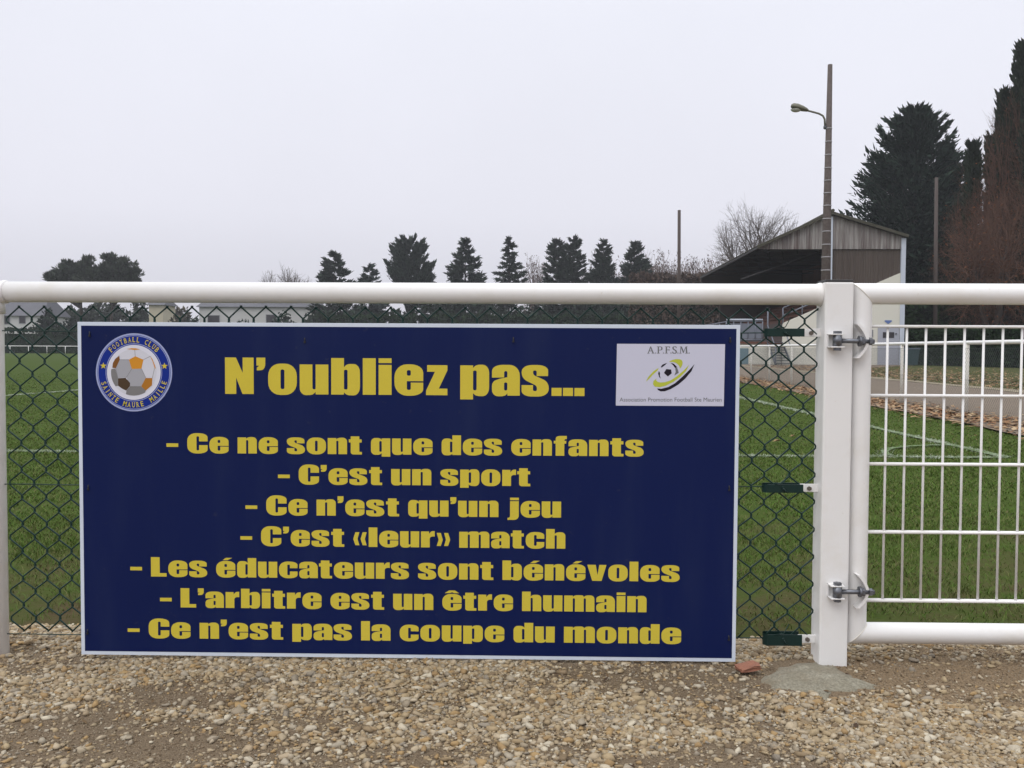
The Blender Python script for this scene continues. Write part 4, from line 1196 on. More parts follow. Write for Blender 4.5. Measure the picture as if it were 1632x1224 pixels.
# ------------------------------------------------------------------ right hand field fence, path, verge
def fl(Y):   # the pitch-side fence runs nearly straight away from us
    a = at(1542, 560, 14.0).x; b = at(1214, 560, 28.6).x
    return a + (b - a) * (Y - 14.0) / 14.6
rf = thing('pitch_fence', 'white handrail fence with wire mesh between pitch and footpath on the right', 'fence', (fl(14), 14, 0))
spc = 2.7
ysr = [14.0 + spc * k for k in range(-3, 24)]
RT = 1.075
o = MB().tube([(fl(y), y, RT) for y in (ysr[0], 14, 28, ysr[-1])], 0.030, 12).build('top_rail', M['white_paint']); rel(o, rf)
for y in ysr:
    o = MB().tube([(fl(y), y, -0.1), (fl(y), y, RT - 0.02)], 0.027, 10).build('post', M['grime_white']); rel(o, rf)
m_ = MB()
def mesh_panel(m_, y0, y1, pit, r):
    H0, H1 = 0.04, 1.0
    n = int((y1 - y0 + 1.0) / pit)
    for k in range(n):
        for s in (1, -1):
            ys_ = y0 - (1.0 if s == 1 else 0) + k * pit
            a = ys_; b = ys_ + s * (H1 - H0) * 0.92
            if s == -1: a, b = ys_ , ys_ - (H1 - H0) * 0.92
            za, zb = H0, H1
            # clip to y0..y1
            def cl(t): return a + (b - a) * t
            t0, t1 = 0.0, 1.0
            if b != a:
                for lim in (y0, y1):
                    t = (lim - a) / (b - a)
                    if (cl(0) < y0 and lim == y0 and b > a) or (cl(0) > y1 and lim == y1 and b < a): t0 = max(t0, t)
                    if (cl(1) > y1 and lim == y1 and b > a) or (cl(1) < y0 and lim == y0 and b < a): t1 = min(t1, t)
            if t1 - t0 < 0.02: continue
            pa_ = (fl(cl(t0)) - 0.034, cl(t0), za + (zb - za) * t0); pb_ = (fl(cl(t1)) - 0.034, cl(t1), za + (zb - za) * t1)
            m_.tube([pa_, pb_], r, 3, cap=False)
mesh_panel(m_, ysr[0], 30.2, 0.060, 0.0013)
mesh_panel(m_, 30.2, ysr[-1], 0.15, 0.0015)
for zz in (0.05, 0.52, 0.99):
    m_.tube([(fl(ysr[0]) - 0.036, ysr[0], zz), (fl(ysr[-1]) - 0.036, ysr[-1], zz)], 0.002, 4)
o = m_.build('wire_mesh', M['grey_mesh']); rel(o, rf)

# path + kerb + verge as ground sheets along the fence
def band(name, f0, f1, y0, y1, z, m, n=60):
    V = []; Fc = []
    for i in range(n + 1):
        y = y0 * (y1 / y0) ** (i / n)
        V += [(f0(y), y, z), (f1(y), y, z)]
        if i: Fc.append((2 * i - 2, 2 * i - 1, 2 * i + 1, 2 * i))
    o = raw(name, V, Fc, m); o['kind'] = 'structure'
    return o
jit = lambda y, s=0.0: 0.22 * (float(fbm(y * 0.9 + s, 3.0)) - 0.47) * 2
band('footpath', lambda y: fl(y) - 0.85 + jit(y), lambda y: fl(y) + 4.3, 3.0, 140.0, 0.020, M['path'])
band('forecourt', lambda y: fl(y) + 4.2, lambda y: fl(y) + 4.2 + max(0.3, (y - 40) * 0.6), 40.5, 62.0, 0.024, M['path'])
band('kerb', lambda y: fl(y) + 4.2 + jit(y, 9), lambda y: fl(y) + 4.85 + jit(y, 20), 4.0, 57.0, 0.028, M['kerb'])
band('verge', lambda y: fl(y) + 4.75, lambda y: fl(y) + 40, 4.0, 140.0, 0.018, M['verge'])
# leaf litter along the foot of the fence and on the verge
def litter(name, n, xf, y0, y1, size, z0):
    y = rg.uniform(0, 1, n) ** 1.4 * (y1 - y0) + y0
    x = np.array([fl(v) for v in y]) + xf(n)
    A = rot_mats(n, rg)
    base = np.array([(-1, 0, 0), (0, -.55, .12), (1.1, 0, .1), (0, .55, .12)])
    ang = rg.uniform(0, 2 * math.pi, n); tl = rg.normal(0, .35, n)
    s = rg.uniform(.6, 1.3, n) * size
    P = np.repeat(base[None], n, 0)
    zz = P[:, :, 2] + P[:, :, 0] * np.sin(tl)[:, None] * 0.6
    c, s_ = np.cos(ang)[:, None], np.sin(ang)[:, None]
    W = np.stack([(P[:, :, 0] * c - P[:, :, 1] * s_), (P[:, :, 0] * s_ + P[:, :, 1] * c), zz], 2) * s[:, None, None]
    W += np.stack([x, y, np.full(n, z0)], 1)[:, None, :]
    W[:, :, 2] = np.maximum(W[:, :, 2], z0 - 0.005)
    tag(fast(name, W.reshape(-1, 3), np.arange(4 * n).reshape(n, 4), M['leaf_litter']), kind='stuff')
litter('leaf_litter', 9000, lambda n: rg.normal(-0.35, 0.33, n), 6, 45, 0.05, 0.032)
litter('leaf_litter', 15000, lambda n: 4.7 + rg.gamma(1.5, 2.6, n), 6, 56, 0.06, 0.032)
# single fallen leaves on the grass
for (px_, py_, s, lab) in ((1236, 704, .045, 'pale brown fallen leaf on the grass left of the square post'), (1262, 696, .035, 'dark brown fallen leaf on the grass close to the goal line'), (1267, 630, .05, 'orange brown fallen leaf on the grass just inside the far fence')):
    p = gnd(px_, py_, 0.03)
    pts = [(-1, 0), (-.6, .35), (-.2, .28), (0, .6), (.3, .3), (.8, .35), (1.1, 0), (.7, -.3), (.3, -.28), (0, -.6), (-.3, -.3), (-.65, -.32)]
    V = [(p.x + a * s, p.y + b * s * 1.4, 0.040 + 0.35 * s * abs(b) + 0.2 * s * math.sin(a * 3)) for a, b in pts] + [(p.x, p.y, 0.034)]
    Fc = [(i, (i + 1) % 12, 12) for i in range(12)]
    o = raw('fallen_leaf', V, Fc, M['leaf_litter'])
    tag(o, lab, 'leaf')

# ------------------------------------------------------------------ far white handrail on the left
YB = 136.0
ff_ = thing('field_fence', 'low white handrail fence across the far end of the football field', 'fence', (-60, YB, 0))
zr_ = at(60, 551.5, YB).z
o = MB().tube([(-100, YB, zr_), (fl(YB), YB, zr_)], 0.055, 8).build('top_rail', M['white_paint']); rel(o, ff_)
x = at(16, 556, YB).x - 2.75 * 12
while x < fl(YB):
    o = MB().tube([(x, YB, -0.1), (x, YB, zr_)], 0.045, 6).build('post', M['white_paint']); rel(o, ff_)
    x += 2.75

# ------------------------------------------------------------------ vegetation
def sprays(name, P, D, Ln, Wd, m, parent=None):
    n = len(P)
    D = D / np.linalg.norm(D, axis=1)[:, None]
    Q = np.cross(D, rg.normal(size=(n, 3))); Q /= np.linalg.norm(Q, axis=1)[:, None] + 1e-9
    Ln = np.broadcast_to(Ln, (n,)); Wd = np.broadcast_to(Wd, (n,))
    A0 = P - D * (Ln * .25)[:, None]
    A1 = P + D * (Ln * .15)[:, None] + Q * (Wd * .5)[:, None]
    A2 = P + D * (Ln * .75)[:, None]
    A3 = P + D * (Ln * .2)[:, None] - Q * (Wd * .5)[:, None]
    V = np.stack([A0, A1, A2, A3], 1).reshape(-1, 3)
    o = fast(name, V, np.arange(4 * n).reshape(n, 4), m)
    if parent: o.parent = parent
    return o
def segs_mesh(name, segs, m, parent=None, n=3):
    """segs: array rows p0 p1 r0 r1"""
    A = np.array(segs, float)
    P0, P1, r0, r1 = A[:, 0:3], A[:, 3:6], A[:, 6], A[:, 7]
    T = P1 - P0; T /= np.linalg.norm(T, axis=1)[:, None] + 1e-9
    H = np.where(np.abs(T[:, 2:3]) > 0.9, np.array([[1., 0, 0]]), np.array([[0, 0, 1.]]))
    U = np.cross(T, H); U /= np.linalg.norm(U, axis=1)[:, None]
    W = np.cross(T, U)
    V = []
    for k in range(n):
        a = 2 * math.pi * k / n
        V.append(P0 + (U * math.cos(a) + W * math.sin(a)) * r0[:, None])
    for k in range(n):
        a = 2 * math.pi * k / n
        V.append(P1 + (U * math.cos(a) + W * math.sin(a)) * r1[:, None])
    V = np.stack(V, 1).reshape(-1, 3)
    i = np.arange(len(A))[:, None] * 2 * n
    Fc = np.concatenate([i + np.array([[k, (k + 1) % n, n + (k + 1) % n, n + k]]) for k in range(n)], 0)
    o = fast(name, V, Fc, m, smooth=True)
    if parent: o.parent = parent
    return o

def conifer(name, label, loc, H, env, m, seed, nb=120, per=60, droop=-0.15, spray=0.9, group=None, base=0.05, cat='tree', holes=0.0, upturn=0.0, lean=0.0, dens=1.25, fanw=.165):
    """env(t): crown radius at relative height t; foliage made of sprays along real branches"""
    rr = np.random.default_rng(seed)
    t = thing(name, label, cat, loc, group)
    pts = [(lean * H * k / 8 + rr.normal(0, .012) * H * .2 * (k > 0), rr.normal(0, .012) * H * .2 * (k > 0), H * k / 8 * .98) for k in range(9)]
    trunk = MB().tube(pts, [max(0.016 * H * (1 - k / 8.6), 0.03) for k in range(9)], 8).build('trunk', M['bark'], t)
    def tr(h):
        k = min(max(h / (H * .98) * 8, 0), 7.999); i = int(k); f = k - i
        return np.array(pts[i]) * (1 - f) + np.array(pts[i + 1]) * f
    P = []; D = []; Ls = []; segs = []
    nb = int(nb * dens); per = int(per * 1.2); spray *= .72
    for b in range(nb):
        u = (b + rr.random()) / nb
        h = base + (1 - base) * u ** 1.05
        rad = env(h) * rr.uniform(.62, 1.18)
        if rr.random() < holes: rad *= 0.45
        az = rr.uniform(0, 2 * math.pi)
        o_ = np.array([math.cos(az), math.sin(az), 0])
        p0 = tr(h * H * 0.97)
        dz = droop + rr.normal(0, .10)
        tip = p0 + o_ * rad + np.array([0, 0, dz * rad + upturn * rad])
        segs.append((*p0, *tip, max(.035 * rad * .25, .02), .012))
        k = max(int(per * (0.35 + rad / max(env(0.35), 1e-6))), 8)
        s = rr.uniform(.12, 1, k) ** 0.75
        mid = p0 + (tip - p0) * s[:, None]
        mid[:, 2] += -upturn * rad * s * (1 - s) * 1.6
        side = np.cross(o_, [0, 0, 1])
        fan = np.clip(rr.normal(0, 1, k), -1.9, 1.9) * rad * fanw * (0.35 + s * .7)
        mid += side[None] * fan[:, None]
        mid[:, 2] += np.clip(rr.normal(0, 1, k), -2, 2) * rad * .05 - np.abs(fan) * .12
        ke = 7
        ft = p0 + (tip - p0) * rr.uniform(.8, 1.08, ke)[:, None] + side[None] * (rr.normal(0, 1, ke) * rad * .10)[:, None]
        P.append(ft); D.append(o_[None] * rr.uniform(.5, 1.0, (ke, 1)) + side[None] * rr.normal(0, .4, (ke, 1)) + np.array([[0, 0, 1]]) * (rr.normal(.1, .3, (ke, 1)) + droop + upturn * 1.8)); Ls.append(rr.uniform(1.0, 1.9, ke) * spray)
        P.append(mid)
        dd = o_[None] * rr.uniform(.3, 1.0, (k, 1)) + side[None] * rr.normal(0, .6, (k, 1)) + np.array([[0, 0, 1]]) * (rr.normal(0, .35, (k, 1)) + droop + upturn * 1.5 * s[:, None])
        D.append(dd); Ls.append(rr.uniform(.6, 1.3, k) * spray)
    top = rr.normal(0, .05 * env(.6), (30, 3)); top[:, 2] = rr.uniform(-.06, .0, 30) * H
    P.append(tr(H * .98)[None] + top); D.append(np.tile([[0, 0, 1.]], (30, 1)) + rr.normal(0, .35, (30, 3))); Ls.append(np.full(30, spray * .8))
    segs_mesh('branches', segs, M['bark'], t)
    sprays('crown', np.concatenate(P), np.concatenate(D), np.concatenate(Ls), np.concatenate(Ls) * .30, m, t)
    return t

def bare_tree(name, label, loc, H, W, m, seed, n=1500, tip=.012, crown=.25, group=None, leaves=None, shape=1.0, twig=.6, flat=1.0):
    """bare crown: twig ends spread through a dome, joined back to the trunk by repeated splitting"""
    rr = np.random.default_rng(seed)
    t = thing(name, label, 'tree', loc, group)
    h0 = crown * H
    v = rr.normal(0, 1, (n, 3)); v /= np.linalg.norm(v, axis=1)[:, None]
    rad = rr.uniform(0, 1, n) ** (1 / 2.4)
    lob = 1 + .16 * np.sin(v[:, 0] * 5 + seed) + .14 * np.sin(v[:, 1] * 6 + v[:, 2] * 5 + seed * 2)
    T = v * rad[:, None] * lob[:, None]
    T = T * np.array([W / 2, W / 2, (H - h0) / 2 * 1.0]) + np.array([0, 0, h0 + (H - h0) / 2])
    T[:, 2] = np.where(T[:, 2] < h0 * .7, h0 * .7 + rr.random(n) * h0 * .5, T[:, 2])
    if shape < 1: T[:, :2] *= np.clip((T[:, 2:3] - h0 * .3) / (H * .6), .35, 1.0)
    T[:, 2] *= H / T[:, 2].max()
    big = []; segs = []; ends = []
    R_ = lambda k: tip * k ** .46
    def seg(p, q, r0, r1):
        L_ = np.linalg.norm(q - p)
        mid = (p + q) / 2 + rr.normal(0, .055, 3) * L_
        (big if r0 > tip * 9 else segs).append((*p, *mid, r0, (r0 + r1) / 2)); (big if r0 > tip * 9 else segs).append((*mid, *q, (r0 + r1) / 2, r1))
    def grow(p, A, r):
        k = len(A)
        if k <= 2:
            for q in A:
                seg(p, q, max(r * .8, tip), tip * .6); ends.append((q, q - p))
                for _ in range(2):
                    f = rr.uniform(.4, .9); b = p + (q - p) * f; d = (q - p); L_ = np.linalg.norm(d) + 1e-6
                    e = b + (d / L_ + rr.normal(0, .55, 3)) * twig * rr.uniform(.4, 1)
                    segs.append((*b, *e, tip * .7, tip * .45)); ends.append((e, e - b))
            return
        D_ = A - p
        c = D_.mean(0)
        u = rr.normal(0, 1, 3)
        if k > 12:
            X_ = D_ - c; w_, vv = np.linalg.eigh(X_.T @ X_); u = vv[:, 2] + rr.normal(0, .35, 3)
        pr = (D_ / (np.linalg.norm(D_, axis=1)[:, None] + 1e-6)) @ u
        cut = np.quantile(pr, rr.uniform(.33, .67))
        for S_ in (A[pr <= cut], A[pr > cut]):
            if not len(S_): continue
            g_ = S_.mean(0) - p
            q = p + g_ * rr.uniform(.22, .42)
            r1 = R_(len(S_)); seg(p, q, min(r, r1 * 1.25), r1); grow(q, S_, r1)
    rt = R_(n)
    big.append((0, 0, -.2, 0, 0, h0 * .5, rt * 1.25, rt)); big.append((0, 0, h0 * .5, 0, 0, h0 * .8, rt, rt))
    grow(np.array([0, 0, h0 * .8]), T, rt)
    segs_mesh('trunk', big, M['bark'], t, 7)
    segs_mesh('crown', segs, m, t, 3)
    if leaves:
        cnt, size, ml = leaves
        E = np.array([e_[0] for e_ in ends]); DD = np.array([e_[1] for e_ in ends])
        idx = rr.integers(0, len(E), cnt)
        sprays('leaves', E[idx] + rr.normal(0, .12, (cnt, 3)), DD[idx] + rr.normal(0, .5, (cnt, 3)) - np.array([[0, 0, .2]]), rr.uniform(.6, 1.3, cnt) * size, rr.uniform(.4, .7, cnt) * size, ml, t)
    return t

def hedge(name, label, a, b, H, wd, m, n, leaf, seed, cat='hedge', group=None, topm=None):
    rr = np.random.default_rng(seed)
    a = Vector(a); b = Vector(b)
    t = thing(name, label, cat, (a.x, a.y, 0), group)
    d = (b - a); Ln = d.length; d.normalize(); q = Vector((-d.y, d.x, 0))
    # dark woody inside
    core = MB().prism([(0, .0), (Ln, .0), (Ln, H * .86), (0, H * .86)], -q * wd * .32, d, (0, 0, 1), q, wd * .64).build('stems', M['hedge'], t)
    s = rr.uniform(0, Ln, n)
    face = rr.random(n)
    yy_ = np.where(face < .5, rr.uniform(-.5, .5, n), np.where(face < .8, -.5, .5)) * wd
    zz = np.where(face < .5, 1.0, rr.uniform(0.02, 1.0, n)) * H
    bumps = 1 + .10 * (fbm(s * .7 + seed, yy_) - .45) * 2
    zz *= bumps; yy_ = yy_ * (1 + .12 * (fbm(s * 1.3, zz * .9 + seed) - .45) * 2)
    zz += np.abs(rr.normal(0, .03 * H, n)) * (face < .5)
    P = np.array(d)[None] * s[:, None] + np.array(q)[None] * yy_[:, None]; P[:, 2] = zz
    D = rr.normal(0, 1, (n, 3)) + np.array([[0, 0, .5]])
    L_ = rr.uniform(.6, 1.3, n) * leaf
    sprays('foliage', P, D, L_, L_ * .5, m, t)
    return t

def bush(name, label, loc, Rx, H, m, n, leaf, seed, group=None, cat='shrub'):
    rr = np.random.default_rng(seed)
    t = thing(name, label, cat, loc, group)
    nc = 26
    c = rr.normal(0, 1, (nc, 3)); c /= np.linalg.norm(c, axis=1)[:, None]; c[:, 2] = np.abs(c[:, 2])
    c *= rr.uniform(.35, .85, (nc, 1))
    cs = rr.uniform(.22, .42, nc)
    i = rr.integers(0, nc, n)
    v = rr.normal(0, 1, (n, 3)); v /= np.linalg.norm(v, axis=1)[:, None]
    P = c[i] + v * cs[i][:, None] * rr.uniform(.5, 1.05, (n, 1))
    P *= np.array([[Rx, Rx, H * .62]]); P[:, 2] += H * .2; P = P[P[:, 2] > 0]
    n = len(P)
    segs = [(0, 0, 0, *(c[k] * np.array([Rx * .8, Rx * .8, H * .5]) + np.array([0, 0, H * .2])), .05 * Rx * .4, .02) for k in range(nc)]
    segs_mesh('stems', segs, M['bark'], t, 4)
    D = v[:n] + rr.normal(0, .6, (n, 3))
    L_ = rr.uniform(.6, 1.3, n) * leaf
    sprays('foliage', P, D, L_, L_ * .55, m, t)
    return t

spruce = lambda Rm: (lambda t: Rm * (1 - t) ** .85 + .12)
def egg(Rm, k=.45): return lambda t: Rm * max(math.sin(math.pi * min(max((t * .93 + .05), 0), 1) ** k), .05) ** .8
def pts_env(tab):
    xs_ = [a for a, b in tab]; ys_ = [b for a, b in tab]
    return lambda t: float(np.interp(t, xs_, ys_))
YT = 150.0
pxm = YT / F
GT = 'conifers in the row beyond the football field'
def far_con(px, ytop, wpx, label, mkey='fir', seed=1, env=None, **k):
    H = at(px, ytop, YT).z
    loc = (X(px, YT), YT, 0)
    return conifer('fir_tree', label, loc, H, env or spruce(wpx * pxm / 2), M[mkey], seed, group=GT, **k)
far_con(533, 398, 66, 'dark broad fir with a ragged top, leftmost of the dark row behind the field', seed=3, env=pts_env([(0, 3.6), (.4, 3.5), (.62, 3.0), (.8, 2.0), (.93, 1.0), (1, .2)]), nb=170, per=70, upturn=.25)
far_con(590, 418, 50, 'low dark fir close to the right of the leftmost broad fir', 'fir_blue', seed=4, env=pts_env([(0, 2.6), (.6, 2.6), (.85, 1.5), (1, .3)]), nb=120, per=60, upturn=.2)
far_con(654, 376, 70, 'rounded twin topped conifer with gaps of sky in its lower crown', seed=5, env=pts_env([(0, .6), (.40, .8), (.5, 2.4), (.6, 3.6), (.8, 3.3), (.93, 2.0), (1, .9)]), nb=130, per=60, upturn=.55, holes=.15, droop=.05)
far_con(686, 432, 44, 'small bluish fir half hidden behind the rounded conifer', 'fir_blue', seed=6, env=pts_env([(0, 2.3), (.7, 2.0), (1, .3)]), nb=90, per=55)
far_con(741, 376, 74, 'pointed conical fir with long low branches, between the rounded conifer and the thin spruce', seed=7, env=pts_env([(0, 4.2), (.42, 3.9), (.55, 3.1), (.75, 2.5), (.9, 1.1), (1, .15)]), nb=180, per=70, upturn=.22)
far_con(811, 373, 66, 'slender layered spruce with open whorls, standing beside pale bare twigs', seed=8, env=pts_env([(0, 3.6), (.5, 3.0), (.7, 2.2), (.86, 1.3), (1, .1)]), nb=120, per=55, upturn=.12, holes=.25)
far_con(886, 377, 46, 'left half of the dark twin topped fir pair', seed=9, env=pts_env([(0, 2.6), (.5, 2.3), (.8, 1.7), (.94, 1.1), (1, .4)]), nb=160, per=60, upturn=.3)
far_con(913, 374, 46, 'right half of the dark twin topped fir pair', seed=10, env=pts_env([(0, 2.6), (.5, 2.3), (.8, 1.7), (.94, 1.1), (1, .4)]), nb=160, per=60, upturn=.3)
far_con(960, 378, 62, 'pointed dark fir second from the right end of the dark row', seed=11, env=pts_env([(0, 3.6), (.45, 3.1), (.65, 2.5), (.85, 1.4), (1, .2)]), nb=170, per=65, upturn=.3)
far_con(1011, 382, 68, 'bushy dark fir at the right end of the dark row, left of the brown wood', seed=12, env=pts_env([(0, 4.0), (.45, 3.6), (.65, 2.9), (.85, 1.6), (1, .3)]), nb=180, per=65, upturn=.3)
# lower evergreens filling the row below the crowns
for i, (px_, wpx, yt) in enumerate(((515, 60, 470), (575, 60, 466), (636, 50, 470), (700, 64, 462), (775, 60, 468), (845, 60, 462), (935, 70, 455), (990, 60, 460))):
    LAB = ['low evergreen bush under the leftmost broad fir', 'low evergreen bush under the low dark fir', 'low evergreen bush at the foot of the rounded conifer', 'low evergreen bush left of the pointed conical fir', 'low evergreen bush left of the slender layered spruce', 'low evergreen bush under the pale bare trees', 'low evergreen bush between twin topped fir and pointed fir', 'low evergreen bush under the bushy fir at the row end'][i]
    bush('evergreen_shrub', LAB, (X(px_, YT - 3), YT - 3, 0), wpx * pxm / 2 * 1.15, at(px_, yt, YT).z, M['fir'], 2600, .8, 40 + i, 'evergreen bushes beyond the field')
# pale bare trees between
def far_bare(px, ytop, wpx, seed, label, Y=165.0, m='twig_far', **k):
    return bare_tree('bare_tree', label, (X(px, Y), Y, 0), at(px, ytop, Y).z, wpx / F * Y, M[m], seed, **k)
far_bare(432, 430, 56, 21, 'small bare tree standing alone, left of two against the sky', n=700, tip=.026, m='twig_grey', twig=.9)
far_bare(466, 424, 62, 22, 'larger bare tree with fine spread twigs left of the dark fir row', n=1000, tip=.026, m='twig_grey', twig=.9)
far_bare(852, 401, 46, 23, 'pale brown bare tree showing between the spruce and the twin fir', n=600, tip=.022, leaves=(900, .35, M['leaf_far_wood']), twig=.9)
far_bare(712, 444, 44, 24, 'low pale bare tree behind the gap right of the rounded conifer', n=300, tip=.022, twig=.9)
far_bare(1020, 404, 60, 25, 'brown bare tree behind the bushy fir at the end of the row', n=500, tip=.024, leaves=(900, .35, M['leaf_far_wood']), twig=.9)
# far brown wood, one mass
segs_all = []; PL = []; DL = []
rr = np.random.default_rng(99)
for px_ in np.concatenate([np.arange(1036, 1175, 9), np.arange(940, 1036, 18)]):
    Y = 230 + rr.uniform(-15, 25)
    H = at(px_, 404 + rr.uniform(-6, 16) , Y).z
    bx = X(px_, Y)
    for b in range(60):
        a = rr.uniform(0, 2 * math.pi); el = rr.uniform(.3, 1.4)
        L_ = H * .62 * rr.uniform(.55, 1)
        p0 = np.array([bx, Y, H * rr.uniform(.2, .45)])
        d = np.array([math.cos(a) * math.cos(el) * .75, math.sin(a) * math.cos(el) * .75, math.sin(el)])
        p1 = p0 + d * L_; p1[2] = min(p1[2], H * rr.uniform(.93, 1.02))
        segs_all.append((*p0, *p1, .12, .03))
        for c_ in range(5):
            q0 = p0 + (p1 - p0) * rr.uniform(.4, 1); q1 = q0 + (d + rr.normal(0, .5, 3)) * rr.uniform(1, 2.6)
            segs_all.append((*q0, *q1, .05, .02))
            for z_ in range(3):
                PL.append(q0 + (q1 - q0) * rr.uniform(.2, 1.1) + rr.normal(0, .4, 3)); DL.append(d + rr.normal(0, .5, 3))
    segs_all.append((bx, Y, 0, bx, Y, H * .6, .3, .15))
segs_all = np.array(segs_all)
PL = np.array(PL); DL = np.array(DL)
o = segs_mesh('far_wood', segs_all, M['twig_far']); tag(o, kind='stuff')
o = sprays('far_wood_foliage', PL, DL, rr.uniform(.5, 1.1, len(PL)), rr.uniform(.15, .35, len(PL)), M['leaf_far_wood']); tag(o, kind='stuff')
# russet hedge beyond the stand
hedge('beech_hedge', 'tall russet brown hedge behind the far end of the stand', (X(1004, 118), 118, 0), (X(1330, 112), 112, 0), at(1100, 446, 115).z, 3, M['leaf_far_wood'], 26000, .5, 61)

# pines on the left with bare trunks
def pine(label, px, ytop, Y, blobs, seed, yb):
    rr = np.random.default_rng(seed)
    H = at(px, ytop, Y).z
    t = thing('pine_tree', label, 'tree', (X(px, Y), Y, 0), 'pines beyond the left end of the field')
    x0 = X(px, Y)
    P = []; D = []; Ls = []; segs = []
    for (bx, by, bw_, bh) in blobs:
        c = np.array([X(bx, Y) - x0, rr.normal(0, 1.2), at(bx, by, Y).z])
        rx, rz = bw_ / F * Y / 2, bh / F * Y / 2
        n_cl = 14
        cl = rr.normal(0, 1, (n_cl, 3)); cl /= np.linalg.norm(cl, axis=1)[:, None]; cl *= rr.uniform(.3, .85, (n_cl, 1))
        for k in range(n_cl):
            cc_ = c + cl[k] * np.array([rx, rx, rz])
            n = 110
            v = rr.normal(0, 1, (n, 3)); v /= np.linalg.norm(v, axis=1)[:, None]
            P.append(cc_ + v * rr.uniform(.3, 1, (n, 1)) * np.array([rx, rx, rz]) * .36); D.append(v + np.array([0, 0, .7])); Ls.append(rr.uniform(.5, 1.0, n) * .75)
            segs.append((0, 0, min(cc_[2] * .72, H * .6), *cc_, .10, .04))
    tk = MB().tube([(0, 0, 0), (rr.normal(0, .2), 0, H * .35), (rr.normal(0, .3), 0, H * .66), (0, 0, H * .85)], [.26, .22, .15, .06], 8).build('trunk', M['bark'], t)
    segs_mesh('branches', segs, M['bark'], t, 4)
    sprays('crown', np.concatenate(P), np.concatenate(D), np.concatenate(Ls), np.concatenate(Ls) * .35, M['pine'], t)
pine('rounded dark pine, left of the two tall pines beyond the field', 128, 407, 140, [(128, 424, 54, 38), (112, 434, 54, 32), (145, 430, 44, 40), (128, 440, 90, 36), (160, 444, 40, 30), (148, 438, 40, 30), (88, 440, 34, 18), (130, 452, 70, 30), (100, 460, 50, 24)], 31, 515)
pine('rounded dark pine, right of the two tall pines beyond the field', 180, 405, 140, [(174, 418, 42, 30), (192, 424, 54, 38), (172, 434, 50, 36), (198, 440, 60, 36), (158, 446, 40, 30), (206, 440, 36, 28), (176, 442, 50, 30), (190, 458, 70, 28), (214, 452, 24, 20)], 32, 515)
for i, (px_, yt, wpx, lab) in enumerate(((75, 478, 40, 'dark shrub beside the white house at the far left'), (110, 488, 44, 'dark shrub under the left pine'), (165, 490, 60, 'dark shrub between the trunks of the two pines'), (215, 478, 44, 'dark shrub at the foot of the right pine'), (275, 486, 50, 'brownish shrub right of the tan house'), (310, 490, 36, 'dark shrub left of the low white house'), (395, 500, 60, 'small dark shrub in front of the low white house'), (455, 488, 60, 'bushy dark shrub at the right end of the low white house'))):
    bush('garden_shrub', lab, (X(px_, 143), 143, 0), wpx / F * 143 / 2, at(px_, yt, 143).z, M['fir'] if i not in (4,) else M['hedge_top'], 1500, .6, 70 + i, 'garden shrubs beyond the left end of the field')
for i, (px_, yt, wpx, lab) in enumerate(((72, 466, 50, 'dense dark tree behind the white house, left of the pine trunks'), (122, 462, 60, 'dense dark tree behind the left pine trunk'), (172, 458, 60, 'dense dark tree behind the right pine trunk'), (218, 464, 56, 'dense dark tree left of the tan house'), (285, 466, 60, 'dense brownish tree between the tan house and the low white house'))):
    bush('background_tree', lab, (X(px_, 178), 178, 0), wpx / F * 178 / 2, at(px_, yt, 178).z, M['pine'] if i < 4 else M['hedge_top'], 3200, .9, 170 + i, 'dense trees far behind the pines', 'tree')
hedge('field_hedge', 'long low dark hedge behind the far white handrail', (-95, 140, 0), (X(500, 140), 140, 0), at(60, 527, 140).z, 2.0, M['hedge'], 9000, .5, 62)
hedge('field_hedge', 'dark hedge below the fir row at the far side of the field', (X(505, 142), 142, 0), (X(1060, 142), 142, 0), at(700, 508, 142).z, 2.0, M['hedge'], 9000, .7, 63)

# houses ----------------------------------------------------------------
def house(label, px0, px1, eave, ridge, Y, wallm, depth=9.0, wins=(), chim=None, hip=1.0):
    x0, x1 = X(px0, Y), X(px1, Y); He, Hr = at(px0, eave, Y).z, at(px0, ridge, Y + depth / 2).z
    t = thing('house', label, 'house', ((x0 + x1) / 2, Y + depth / 2, 0))
    w2 = (x1 - x0) / 2; d2 = depth / 2
    MB().box((-w2, -d2, -.2), (w2, d2, He)).build('wall', wallm, t)
    o_ = .45
    V = [(-w2 - o_, -d2 - o_, He + .003), (w2 + o_, -d2 - o_, He + .003), (w2 + o_, d2 + o_, He + .003), (-w2 - o_, d2 + o_, He + .003), (-w2 + hip, 0, Hr), (w2 - hip, 0, Hr)]
    rf_ = raw('roof', V, [(0, 1, 5, 4), (1, 2, 5), (2, 3, 4, 5), (3, 0, 4), (3, 2, 1, 0)], M['slate'], t)
    if chim is not None:
        c = X(chim, Y) - (x0 + x1) / 2
        MB().box((c - .45, -.4, Hr - 1.2), (c + .45, .4, Hr + 1.0)).build('chimney', M['house_tan'], rf_)
    for (a, b, c, d) in wins:
        xa, xb = X(a, Y) - (x0 + x1) / 2, X(b, Y) - (x0 + x1) / 2
        za, zb = at(a, d, Y).z, at(a, c, Y).z
        f_ = MB()
        f_.box((xa - .1, -d2 - .08, za - .1), (xa, -d2 + .02, zb + .1)); f_.box((xb, -d2 - .08, za - .1), (xb + .1, -d2 + .02, zb + .1))
        f_.box((xa, -d2 - .08, zb), (xb, -d2 + .02, zb + .1)); f_.box((xa, -d2 - .08, za - .1), (xb, -d2 + .02, za))
        wo = f_.build('window', M['shutter'], t)
        MB().box((xa, -d2 - .03, za), (xb, -d2 + .02, zb)).build('pane', M['glass_dark'], wo)
    return t
